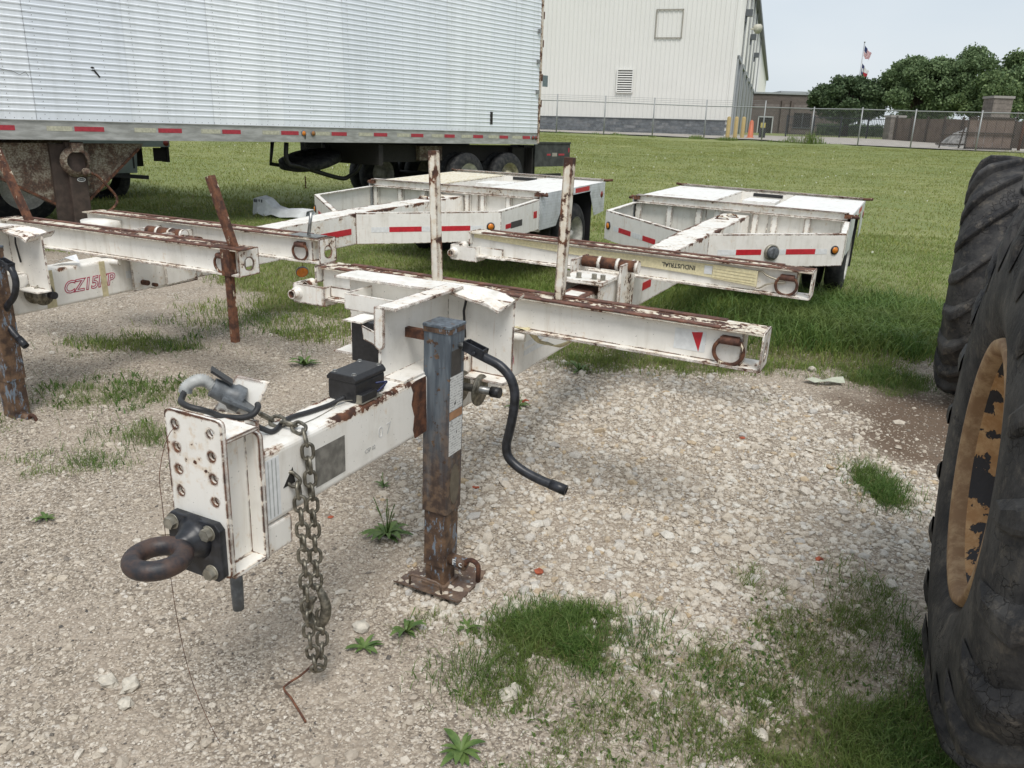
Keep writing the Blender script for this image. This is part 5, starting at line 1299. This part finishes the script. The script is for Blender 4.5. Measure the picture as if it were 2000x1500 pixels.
# office wing, set back
ow = thing('office_building', 'low dark brown brick office wing attached at the far end of the warehouse', 'building', (26.0, 100, 2.1))
M_bk = NT('brown_brick'); kk = M_bk
bt = kk.n('TexBrick'); bt.inputs['Scale'].default_value = 1.6; kk.set(bt.inputs['Vector'], kk.pos((1, 1, 1), rot=(math.pi / 2, 0, 0))); bt.inputs['Color1'].default_value = (.105, .085, .08, 1); bt.inputs['Color2'].default_value = (.14, .115, .10, 1); bt.inputs['Mortar'].default_value = (.16, .14, .13, 1)
M_bk = kk.fin(bt.outputs['Color'], .9)
def owb(n, m, *b, **kw): return build(MB().box(*b), n, m, kw.get('par', ow))
wl = owb('wall', M_bk, .4, 8.3, 0, 14, 0, 4.9)
owb('light_brick_band', plain('grey_brick_band', (.19, .165, .155), .9, 0, .15, 3), .4, 8.32, -.03, 0, 3.3, 3.8)
owb('parapet_cap', plain('metal_cap', (.33, .35, .36), .5), .2, 8.5, -.15, 14.1, 4.9, 5.08)
owb('set_back_wall', M_bk, 8.3, 15, 6, 16, 0, 5.4); owb('set_back_cap', plain('metal_cap_far', (.33, .35, .36), .5), 6.0, 15.2, 5.8, 16.1, 5.4, 5.6)
owb('roof_unit', plain('pale_green_roof_unit', (.42, .48, .46), .6), 1.2, 3.6, 12, 16, 4.9, 7.5)
dr = owb('glass_door', M_dark, 2.0, 3.6, -.05, -.02, .05, 2.3)
b = MB(); b.box(1.9, 2.02, -.12, -.03, .0, 2.4); b.box(3.58, 3.7, -.12, -.03, .0, 2.4); b.box(1.9, 3.7, -.12, -.03, 2.3, 2.42); build(b, 'door_frame', plain('white_door_frame', (.5, .52, .52), .5), dr)
wd = owb('window', M_dark, 6.1, 8.1, -.05, -.02, 1.3, 2.9)
b = MB(); b.box(7.08, 7.14, -.08, -.04, 1.3, 2.9); b.box(6.0, 8.2, -.1, -.03, 1.2, 1.3); build(b, 'window_frame', M_grey, wd)
for x in (.9, 4.4, 5.5): build(MB().box(x, x + .35, -.35, 0, 0, 4.2), 'brick_pier', plain('pier_brick', (.13, .105, .095), .9, 0, .2, 3), ow)

# ------------------------------------------------------------ fences
FX = [(-3.6, 51.2), (-1.1, 50.5), (2.12, 49.3), (4.85, 48.9), (7.58, 48.4), (10.41, 47.8), (13.4, 46.8), (15.6, 45.4), (17.61, 44.0), (19.72, 42.6), (22.1, 40.9), (24.3, 39.2), (26.7, 37.6), (29.5, 35.6)]
cf_ = thing('chain_link_fence', 'long grey chain link fence on top of the lawn slope in front of the buildings', 'fence', (FX[0][0], FX[0][1], H1(*FX[0])))
M_galv = plain('galvanised_steel', (.30, .31, .31), .5, .4)
o0 = cf_.location
def fp(i, z): x, y = FX[i]; return (x - o0.x, y - o0.y, H1(x, y) + z - o0.z)
for i in range(len(FX)):
    hgt_i = 2.15 if i < 7 else 1.9
    build(MB().cyl(fp(i, -.3), fp(i, hgt_i), .036, 8), 'post', M_galv, cf_)
build(MB().tube([fp(i, 1.80) for i in range(len(FX))], .030, 6), 'top_rail', M_galv, cf_)
for z in (1.92, 2.02, 2.12): build(MB().tube([fp(i, z) for i in range(7)], .007, 4), 'barbed_wire', M_galv, cf_)
b = MB()
for i in range(len(FX) - 1):
    p, q_ = Vector(fp(i, 0)), Vector(fp(i + 1, 0)); L = (q_ - p).length; d = (q_ - p) / L; n = int(L / .11)
    for j in range(-16, n):
        for sgn in (1, -1):
            s0 = j * .11; s1 = s0 + 1.76; a0, a1 = max(0, s0), min(L, s1)
            if a1 <= a0: continue
            z0 = (a0 - s0); z1 = (a1 - s0)
            if sgn < 0: z0, z1 = 1.78 - z0, 1.78 - z1
            A_ = p + d * a0 + Vector((0, 0, .02 + z0)); B_ = p + d * a1 + Vector((0, 0, .02 + z1)); w_ = Vector((0, 0, .0032))
            b.add([A_ - w_, B_ - w_, B_ + w_, A_ + w_], [(0, 1, 2, 3)])
o = build(b, 'chain_link_mesh', M_galv, cf_); o['kind'] = 'stuff'
# picket fence of iron behind the chain link fence
ir = thing('iron_picket_fence', 'black iron picket fence standing between the office wing and the stone pier', 'fence', (18.8, 60, H1(19, 60)))
for x in (0, 1.9, 3.8, 5.7, 7.2): build(MB().box(x, x + .09, 0, .09, 0, 1.5), 'post', M_blackp, ir)
for z in (.2, .8, 1.35): build(MB().box(0, 7.2, .03, .06, z, z + .045), 'rail', M_blackp, ir)
pm = MB().box(0, .022, .0, .022, .08, 1.5).mesh('picket', M_blackp)
for i in range(60):
    o = bpy.data.objects.new('picket', pm); C.objects.link(o); o.parent = ir; o.location = (.06 + i * .12, .034, 0)
# concrete apron
k = NT('pale_concrete_slab'); M_conc = k.fin(k.mix(k.step(k.noise(2.5, 5), .35, .7), (.30, .27, .24), (.40, .37, .33)), .9)
def strip(name, pts_near, pts_far, mat, lift=.03):
    vs = []
    for (x, y), (x2, y2) in zip(pts_near, pts_far): vs += [(x, y, H1(x, y) + lift), (x2, y2, H1(x2, y2) + lift)]
    o = build(MB().add(vs, [(2 * i, 2 * i + 2, 2 * i + 3, 2 * i + 1) for i in range(len(pts_near) - 1)]), name, mat); o['kind'] = 'structure'; return o
strip('driveway', [(x, y + .25 + (1.2 if x < 14 else 0)) for x, y in FX], [(x + 4, y + 16) for x, y in FX], M_conc, .05)
# brown panel fence and rubbish in front of it
pf = thing('brown_panel_fence', 'long brown board fence with dark posts running toward the trees at right', 'fence', (25.2, 57, H1(25.2, 57)))
M_brown = plain('brown_boards', (.13, .095, .075), .85, 0, .2, 2); M_brownd = plain('dark_brown_post', (.05, .038, .032), .85)
P_ = [Vector((25.2, 57, 0)), Vector((27.0, 44.5, 0))]; L = (P_[1] - P_[0]).length; d = (P_[1] - P_[0]) / L; n_ = int(L / .42)
me1 = MB().box(-.2, .2, -.015, .015, .05, 1.45).mesh('board', M_brown); ang = math.atan2(d.y, d.x)
for i in range(n_):
    p = P_[0] + d * (i * .42); o = bpy.data.objects.new('board', me1); C.objects.link(o); o.parent = pf
    o.location = (p.x - 25.2, p.y - 57, H1(p.x, p.y) - pf.location.z); o.rotation_euler = (0, 0, ang)
for i in range(0, n_, 4):
    p = P_[0] + d * (i * .42); build(MB().box(-.05, .05, -.05, .05, 0, 1.6), 'post', M_brownd, pf).location = (p.x - 25.25, p.y - 57.1, H1(p.x, p.y) - pf.location.z)
rk = thing('steel_rack', 'dark steel rack frame leaning in front of the brown board fence', 'rack', (23.2, 43.5, H1(23.2, 43.5)))
b = MB()
for x in (-1.6, -.6, .4): b.bar((x, 0, 0), (x + .25, .2, 1.15), .06, .06)
b.bar((-1.8, 0, .25), (.9, 0, .25), .06, .08); b.bar((-1.6, .1, .7), (.8, .1, .75), .05, .05); build(b, 'rack_frame', M_brownd, rk)
tp = thing('tarpaulin_heap', 'crumpled grey tarpaulin heap against the brown board fence', 'tarpaulin', (24.6, 46.5, H1(24.6, 46.5)))
vs = []; fs = []; n = 16
for i in range(n):
    for j in range(n):
        u, v = i / (n - 1) * 2 - 1, j / (n - 1) * 2 - 1
        vs.append((u * 1.3, v * 1.2, max(0, (1 - u * u) * (1 - v * v)) * 1.0 + .18 * math.sin(7 * u + 3 * v) * (1 - u * u)))
for i in range(n - 1):
    for j in range(n - 1): fs.append((i * n + j, (i + 1) * n + j, (i + 1) * n + j + 1, i * n + j + 1))
build(MB().add(vs, fs, True), 'sheet', plain('grey_tarp', (.20, .19, .18), .6, 0, .5, 4), tp)
def pillar(label, x, y, w, h, lean=0):
    t = thing('stone_pillar', label, 'pillar', (x, y, H1(x, y)))
    M_p = plain('pillar_block', (.19, .165, .145), .9, 0, .2, 5)
    nr = int(h / .3)
    for j in range(nr): build(MB().box(-w / 2, w / 2, -w / 2, w / 2, j * .3, j * .3 + .29), 'block_course', M_p, t)
    build(MB().box(-w / 2 - .06, w / 2 + .06, -w / 2 - .06, w / 2 + .06, nr * .3, nr * .3 + .14), 'cap', plain('pillar_cap', (.30, .28, .26), .9), t)
pillar('tall brown block pillar rising above the brown gate at right', 28.9, 52, 1.15, 2.9)
pillar('short brown block pillar between the picket fence and the board fence', 25.5, 58, .95, 1.5)
gt = thing('brown_gate', 'brown boarded double gate in a steel frame standing ajar right behind the chain link fence', 'gate', (23.3, 42.4, H1(23.3, 42.4)))
for i in range(5):
    build(MB().box(-.95 + i * .46, -.95 + i * .46 + .43, .02, .05, .12, 1.55), 'gate_board', plain('gate_brown', (.15, .11, .09), .8, 0, .15, 2), gt)
b = MB(); b.box(-1.0, 1.4, -.03, .02, .04, .13); b.box(-1.0, 1.4, -.03, .02, 1.5, 1.58); b.box(-1.0, -.93, -.03, .02, .04, 1.58); b.box(1.33, 1.4, -.03, .02, .04, 1.9); b.box(-1.4, 1.4, -.09, -.03, .78, .84); build(b, 'gate_frame', M_brownd, gt)
build(MB().cyl((1.75, 0, -.1), (1.8, 0, 2.0), .07, 10), 'rusty_gate_post', plain('rusty_post', (.09, .04, .025), .8), gt)
for i in range(3):
    x, y = 12.35 + i * .62, 50.3 + i * .7
    t = thing('bollard', ['yellow bollard nearest the warehouse corner', 'yellow bollard in the middle of three by the warehouse', 'yellow bollard farthest back by the warehouse loading side'][i], 'bollard', (x, y, H1(x, y)), None, 'yellow bollards')
    build(MB().lathe((0, 0, 0), (0, 0, 1), [(-.2, .12), (1.22, .12), (1.28, .08), (1.30, .001)], 16), 'post', plain('yellow_bollard_paint', (.42, .31, .12), .6), t)
t = thing('traffic_cone', 'orange traffic cone behind the yellow bollards', 'cone', (14.3, 52.5, H1(14.3, 52.5)))
build(MB().lathe((0, 0, 0), (0, 0, 1), [(0, .26), (.08, .26), (.1, .18), (1.0, .12), (1.1, .04)], 18), 'cone_body', plain('cone_orange', (.50, .12, .045), .5), t)
t = thing('tall_marker', 'black and yellow marker stand beside the orange cone', 'marker', (15.3, 53.5, H1(15.3, 53.5)))
build(MB().box(-.18, .18, -.1, .1, 0, .65), 'base_block', M_black, t); build(MB().box(-.14, .14, -.06, .06, .65, .95), 'yellow_top', plain('marker_yellow', (.45, .38, .10), .6), t)

# ------------------------------------------------------------ flagpole and flags
FPX = Vector((43.0, 110, 2.6))
fpole = thing('flagpole', 'tall grey flagpole behind the round tree', 'flagpole', FPX)
build(MB().tube([(0, 0, 0), (0, 0, 11.3)], [.10, .06], 10), 'pole', plain('flagpole_grey', (.35, .36, .37), .4, .4), fpole); build(MB().ball((0, 0, 11.38), .1, n=8), 'finial', M_steel, fpole)
def flag(name, label, top, W, Hh, cells):
    """a limp flag: local x away from the pole, drooping in folds; cells(u,v)->material index"""
    t = thing(name, label, 'flag', FPX + Vector((.1, 0, top)), None, 'flags on the pole')
    nu, nv = 26, 26; vs = []
    for i in range(nu + 1):
        for j in range(nv + 1):
            u, v = i / nu, j / nv
            x = u * W * .42 + .10 * math.sin(u * 9 + v * 2) * u; y = .22 * math.sin(u * 11 + v * 3) * u
            z = -v * Hh * (1 - .1 * u) - u * W * .45 - .12 * math.sin(u * 6) * v
            vs.append((x, y, z))
    groups = {}
    for i in range(nu):
        for j in range(nv): groups.setdefault(cells((i + .5) / nu, (j + .5) / nv), []).append((i * (nv + 1) + j, (i + 1) * (nv + 1) + j, (i + 1) * (nv + 1) + j + 1, i * (nv + 1) + j + 1))
    nm = {0: ('red_cloth', (.34, .02, .03)), 1: ('white_cloth', (.62, .62, .62)), 2: ('blue_cloth', (.02, .03, .10))}
    for g, fs in groups.items():
        used = sorted({i for f in fs for i in f}); mp_ = {a: b for b, a in enumerate(used)}
        build(MB().add([vs[i] for i in used], [tuple(mp_[i] for i in f) for f in fs], True), nm[g][0], plain(nm[g][0], nm[g][1], .8), t)
flag('national_flag', 'limp striped flag with blue canton hanging at the top of the flagpole', 11.0, 2.0, 1.15, lambda u, v: 2 if (u < .42 and v < .54) else (0 if int(v * 13) % 2 == 0 else 1))
flag('state_flag', 'limp blue white and red flag with a star hanging below the striped flag', 8.9, 2.0, 1.25, lambda u, v: (1 if ((u - .17) ** 2 / .01 + (v - .5) ** 2 / .03) < 1 else 2) if u < .36 else (1 if v < .5 else 0))

# ------------------------------------------------------------ trees
def leafmat(name, a, b):
    k = NT(name); r = attr(k, 'rnd'); c = k.ramp(r, [(0, a), (1, b)])
    m = k.fin(c, .6, 0, .2); tl = k.n('BsdfTranslucent'); k.set(tl.inputs[0], c); ms = k.n('MixShader'); ms.inputs[0].default_value = .2
    k.t.links.new(k.b.outputs[0], ms.inputs[1]); k.t.links.new(tl.outputs[0], ms.inputs[2]); k.t.links.new(ms.outputs[0], k.out.inputs['Surface']); return m
M_leaf = [leafmat('oak_leaves', (.09, .14, .065), (.20, .27, .13)), leafmat('lighter_leaves', (.08, .13, .055), (.18, .24, .10)), leafmat('dark_leaves', (.06, .10, .05), (.13, .18, .09))]
M_bark = plain('grey_brown_bark', (.07, .055, .045), .9, 0, .3, 3)
def tree(label, x, y, h, w, crown0, nl=9000, mat=0, seed=1, leaf=.13, trunk=.3):
    rng = np.random.default_rng(seed); z0 = H1(x, y)
    t = thing('oak_tree', label, 'tree', (x, y, z0), None, 'trees behind the fences')
    b = MB(); b.tube([(0, 0, -.3), (.05, 0, crown0), (.1, .1, h * .6), (0, .1, h * .85)], [trunk, trunk * .75, trunk * .4, trunk * .1], 10); build(b, 'trunk', M_bark, t)
    cl = []
    nC = 38
    for i in range(nC):
        a = rng.uniform(0, 6.283); zz = rng.uniform(0, 1) ** .9; rad = math.sin(math.pi * (.12 + .80 * zz)) ** .7 * rng.uniform(.35, .95)
        c = np.array([math.cos(a) * w / 2 * rad, math.sin(a) * w / 2 * rad, crown0 + (h - crown0) * (.08 + .84 * zz)])
        cl.append((c, rng.uniform(.08, .18) * w * (1.05 - .35 * zz)))
    b = MB()
    for c, r in cl[::2]: b.tube([(.03, 0, crown0 * rng.uniform(.8, 1.2)), tuple(c * np.array([.5, .5, .82])), tuple(c)], [trunk * .35, trunk * .2, .03], 6)
    build(b, 'limbs', M_bark, t)
    per = int(nl * 2.3) // nC; P = []; 
    for c, r in cl:
        d = rng.normal(0, 1, (per, 3)); d /= np.linalg.norm(d, axis=1)[:, None]
        P.append(c + d * (r * rng.uniform(.3, 1.12, per) ** .6)[:, None] * np.array([1, 1, .72]))
    P = np.concatenate(P); P = P + rng.normal(0, .12, P.shape); n = len(P)
    u = rng.normal(0, 1, (n, 3)); u /= np.linalg.norm(u, axis=1)[:, None]; v = np.cross(u, rng.normal(0, 1, (n, 3))); v /= np.linalg.norm(v, axis=1)[:, None]
    s = leaf * rng.uniform(.5, 1.3, (n, 1))
    V = np.stack([P - u * s, P + v * s * .6, P + u * s, P - v * s * .6], 1).reshape(-1, 3)
    F_ = np.arange(n * 4).reshape(-1, 4); rnd = np.repeat(rng.random(n), 4)
    me = np_mesh('crown', V, F_, [M_leaf[mat]], {'rnd': rnd}); o = bpy.data.objects.new('crown', me); C.objects.link(o); o.parent = t
tree('round dense tree in front of the flagpole beside the office wing', 28.7, 75, 4.9, 6.4, 1.1, 15000, 2, 3)
tree('large spreading oak right of the flagpole behind the short pillar', 33.7, 72, 6.3, 7.2, 1.7, 14000, 0, 5)
tree('tallest broad oak behind the tall block pillar', 37.6, 71, 7.2, 8.0, 2.0, 16000, 0, 8)
tree('paler oak crown just left of the tall block pillar', 34.4, 63, 4.7, 5.2, 1.7, 11000, 1, 11)
tree('oak at the right edge of the view above the brown gate', 41.5, 70, 6.7, 8.2, 1.9, 14000, 1, 15)
tree('second row oak filling the gap behind the large spreading oak', 38.6, 84, 7.4, 9.5, 1.7, 12000, 0, 21)
tree('small distant tree with visible trunk on the far lawn', 36.6, 92, 4.2, 4.5, 1.8, 5000, 1, 23, trunk=.2)
tree('oak outside right corner seen at the picture edge', 46.5, 72, 6.5, 8, 1.2, 9000, 0, 29)
hedge = thing('hedge', 'low dark clipped hedge at the foot of the office wing', 'hedge', (32, 82, H1(32, 82)))
rng = np.random.default_rng(5); P = rng.uniform(-1, 1, (5000, 3)) * np.array([3.2, .6, .5]) + np.array([0, 0, .5]); u = rng.normal(0, .12, (5000, 3)); v = rng.normal(0, .12, (5000, 3))
me = np_mesh('leaves', np.stack([P, P + u, P + v], 1).reshape(-1, 3), np.arange(15000).reshape(-1, 3), [M_leaf[2]], {'rnd': rng.random(15000)}); o = bpy.data.objects.new('leaves', me); C.objects.link(o); o.parent = hedge

# ------------------------------------------------------------ weeds along the fence foot
def weedmass(name, x0, x1, ybase, n, hmax, seed):
    rng = np.random.default_rng(seed); x = rng.uniform(x0, x1, n); y = np.interp(x, [p[0] for p in FX], [p[1] for p in FX]) + rng.normal(.0, .25, n)
    c = fbm(x * 1.2 + seed, x * 0 + 3); keep = rng.random(n) < .35 * sstep(c, .40, .75); x, y, c = x[keep], y[keep], c[keep]
    return x, y, c
x, y, c = weedmass('w', 1, 17.2, 0, 9000, .7, 4)
blades('fence_weeds', x, y, .10 + .30 * sstep(c, .5, .8) * np.where(x > 12.6, 2.2, .6), .012, .6, RNG.random(len(x)), M_grass)

# ------------------------------------------------------------ litter and small plants
def weed(label, x, y, r, n=16, stalks=0, seed=0, up=.5, name='weed'):
    rg = random.Random(seed); z = H1(x, y); t = thing(name, label, 'weed', (x, y, z), None, 'weeds in the gravel')
    b = MB()
    for i in range(n):
        a = 6.283 * i / n + rg.uniform(-.3, .3); L = r * rg.uniform(.6, 1.1); w = L * rg.uniform(.10, .17); el = rg.uniform(.15, up)
        dx, dy = math.cos(a), math.sin(a); px, py = -dy, dx; pts = []
        for q in range(5):
            f = q / 4; rr2 = L * f; zz = L * (el * 1.6 * f - 1.1 * el * f * f) + .004; ww = w * (math.sin(math.pi * (.12 + .83 * f)))
            pts += [(dx * rr2 + px * ww, dy * rr2 + py * ww, zz + ww * .35), (dx * rr2, dy * rr2, zz), (dx * rr2 - px * ww, dy * rr2 - py * ww, zz + ww * .35)]
        b.add(pts, [f for q in range(4) for f in ((3 * q, 3 * q + 1, 3 * q + 4, 3 * q + 3), (3 * q + 1, 3 * q + 2, 3 * q + 5, 3 * q + 4))], True)
    build(b, 'leaves', M_weed, t)
    if stalks:
        b = MB()
        for i in range(stalks):
            a = rg.uniform(0, 6.28); l = r * rg.uniform(1.0, 1.6); b.tube([(0, 0, 0), (math.cos(a) * l * .15, math.sin(a) * l * .15, l * .6), (math.cos(a) * l * .3, math.sin(a) * l * .3, l)], [.002, .0018, .003], 5)
        build(b, 'stalks', M_weed, t)
k = NT('weed_leaf'); c = k.mix(k.step(k.noise(20, 4), .35, .65), (.06, .11, .028), (.12, .18, .05)); M_weed = k.fin(c, .5, 0, .3)
weed('large rosette weed with thin seed stalks in the gravel left of the jack', -.62, 3.74, .14, 20, 9, 1, .9)
weed('small rosette weed between trailer tongue and left grass strip', -1.69, 6.29, .13, 16, 2, 2, 1.0)
weed('tiny low weed alone in the gravel far left of the towing eye', -2.42, 3.80, .07, 11, 0, 3, .5)
weed('broad leaved weed at the bottom edge left of the grass patch', -.14, 2.33, .11, 13, 0, 4, .7)
weed('leafy weed just in front of the jack foot plate', -.42, 2.98, .09, 12, 1, 5, .9)
weed('low weed left of the jack foot between pale stones', -.58, 2.87, .08, 10, 0, 6, .5)
weed('small spiky weed directly below the tongue left of the rosette', -.72, 4.25, .06, 9, 2, 7, 1.1)
weed('weed beside the red stone near the grass edge', -.16, 3.02, .07, 9, 0, 8, .6)
weed('green weed under the headboard end near the bolster', .55, 6.35, .14, 14, 3, 9, 1.1)
weed('weed beyond the tongue at the gravel edge', .05, 5.5, .10, 12, 1, 10, .9)
M_brick = plain('broken_red_brick', (.36, .09, .045), .9, 0, .3, 20, .4)
for i, (x, y, s, lb) in enumerate([(.16, 3.46, .030, 'largest red brick fragment right of the jack foot'), (-.19, 4.26, .022, 'red brick chip just right of the jack tube'), (1.58, 3.64, .026, 'red brick chip near the right grass patch'),
        (.92, 5.0, .022, 'red brick chip in the middle of the pale stones'), (1.55, 5.05, .020, 'red brick chip on the right of the pale stones'), (-.95, 3.9, .018, 'red brick chip under the tongue'), (.1, 5.6, .03, 'flat red brick chip behind the crank handle')]):
    t = thing('brick_fragment', lb, 'brick fragment', (x, y, H1(x, y) + s * .3), None, 'red brick fragments')
    v, f = ico(); v = v * (1 + np.random.default_rng(i).normal(0, .2, (12, 1))) * np.array([s, s * .75, s * .45]); build(MB().add([tuple(p) for p in v], [tuple(q) for q in f]), 'chip', M_brick, t)
M_rock = plain('pale_limestone', (.50, .46, .39), .9, 0, .2, 30, .5)
for i, (x, y, s, lb) in enumerate([(-1.52, 2.62, .042, 'round pale rock at lower left, left one of a touching pair'), (-1.43, 2.60, .045, 'round pale rock at lower left, right one of a touching pair'), (-1.40, 2.50, .038, 'flat pale rock just in front of the touching pair'),
        (.03, 2.62, .045, 'white rock in the grass at bottom centre'), (.95, 2.45, .035, 'pale rock half hidden in the grass patch'), (1.08, 2.95, .034, 'pale rock at the back edge of the grass patch'), (2.55, 6.6, .05, 'white rock lying on the grass near the long grass'), (-.62, 2.99, .045, 'grey rock beside the leafy weed left of jack foot')]):
    o = build(MB().ball((0, 0, 0), 1, n=5), 'rock', M_rock); o.data.polygons.foreach_set('use_smooth', [False] * len(o.data.polygons)); dp = fbm(np.arange(len(o.data.vertices)) * 1.7, np.arange(len(o.data.vertices)) * .0 + i)
    for vtx in o.data.vertices:
        q = vtx.co; nn_ = .55 + .75 * float(vnoise(np.array([q.x * 1.4 + i * 3]), np.array([q.y * 1.4 + q.z * 1.3]))[0]); vtx.co = Vector((q.x * s * nn_, q.y * s * .8 * nn_, q.z * s * .62 * nn_))
    o.location = (x, y, H1(x, y) + s * .25); o.rotation_euler = (0, 0, i * 1.3); tag(o, lb, 'rock')
o = build(MB().tube(smooth_path([(-.735, 2.66, H1(-.735, 2.66) + .085), (-.79, 2.64, H1(-.79, 2.64) + .04), (-.84, 2.60, H1(-.84, 2.60) + .02), (-.80, 2.55, H1(-.80, 2.55) + .02), (-.715, 2.44, H1(-.715, 2.44) + .012)], 2), .0045, 6), 'rusty_rod', M_rust); tag(o, 'thin bent rusty rod lying on the gravel below the chain', 'rod')
# torn white fender lying in the grass
fd = thing('broken_fender', 'broken white plastic fender piece lying in the grass behind the left trailer beam', 'debris', (-4.12, 14.2, H1(-4.12, 14.2) + .05))
outl = [(-.50, .05, .24), (-.36, .0, .28), (-.22, 0, .24), (-.08, 0, .12), (.1, 0, .08), (.38, 0, .10), (.62, 0, .09)]
b = MB(); vs = []
for i, (x, y, z) in enumerate(outl): 
    d_ = .28 if i < 3 else .12
    vs += [(x, y - .10, z), (x + .02, y + .12, z + .02), (x + .03, y + .14, z - d_ * .6), (x + .01, y - .16, z - d_)]
fs = [(0, 1, 2, 3)] + [(4 * i + j, 4 * i + 4 + j, 4 * i + 4 + (j + 1) % 4, 4 * i + (j + 1) % 4) for i in range(len(outl) - 1) for j in range(4)]
o = build(b.add(vs, fs), 'fender_shell', plain('dirty_white_plastic', (.74, .76, .77), .45, 0, .15, 6), fd, .01)
fd.rotation_euler = (0, 0, -.35)
b = MB(); 
for i in range(4): b.box(-.44 + i * .05, -.415 + i * .05, -.115, -.09, .19, .24)
build(b, 'fender_vents', M_grey, fd)
o = build(MB().add([(0, 0, .01), (.10, .03, .03), (.16, -.02, .02), (.25, .02, .035), (.28, -.06, .012), (.18, -.08, .03), (.08, -.07, .012), (.02, -.04, .03), (.33, .0, .05), (.32, -.08, .02)], [(0, 1, 7), (1, 2, 6, 7), (2, 5, 6), (2, 3, 5), (3, 4, 5), (3, 8, 9, 4)]), 'paper_scrap', plain('torn_paper', (.46, .48, .38), .7, 0, .1)); o.location = (2.35, 6.28, H1(2.45, 6.25) + .012); tag(o, 'torn pale paper scrap at the edge of gravel and grass', 'litter')
o = build(MB().add([(0, 0, .0), (.10, .0, .06), (.18, .04, .02), (.13, .10, .07), (.02, .09, .02)], [(0, 1, 4), (1, 3, 4), (1, 2, 3)]), 'white_rag', plain('white_paper', (.75, .76, .78), .7)); o.location = trB.matrix_world @ Vector((-.02, -5.45, -.175 + 1.1)); tag(o, 'crumpled white paper lying on top of the left trailer tongue', 'litter')
# pale flowers dotted over the lawn
x, y = cand(2600, 13, 42, -16, 16); n = len(x); z = hz(x, y) + .07; s = .016
V = np.stack([np.stack([x - s, y, z - s], -1), np.stack([x + s, y, z - s], -1), np.stack([x + s, y, z + s], -1), np.stack([x - s, y, z + s], -1)], 1).reshape(-1, 3)
kp = RNG.random(n) < .10 * sstep(fbm(x * .5, y * .5), .45, .6); V = V.reshape(n, 4, 3)[kp].reshape(-1, 3)
me = np_mesh('clover_flowers', V, np.arange(len(V)).reshape(-1, 4), [plain('white_clover', (.65, .66, .55), .8)]); o = bpy.data.objects.new('clover_flowers', me); C.objects.link(o); o['kind'] = 'stuff'
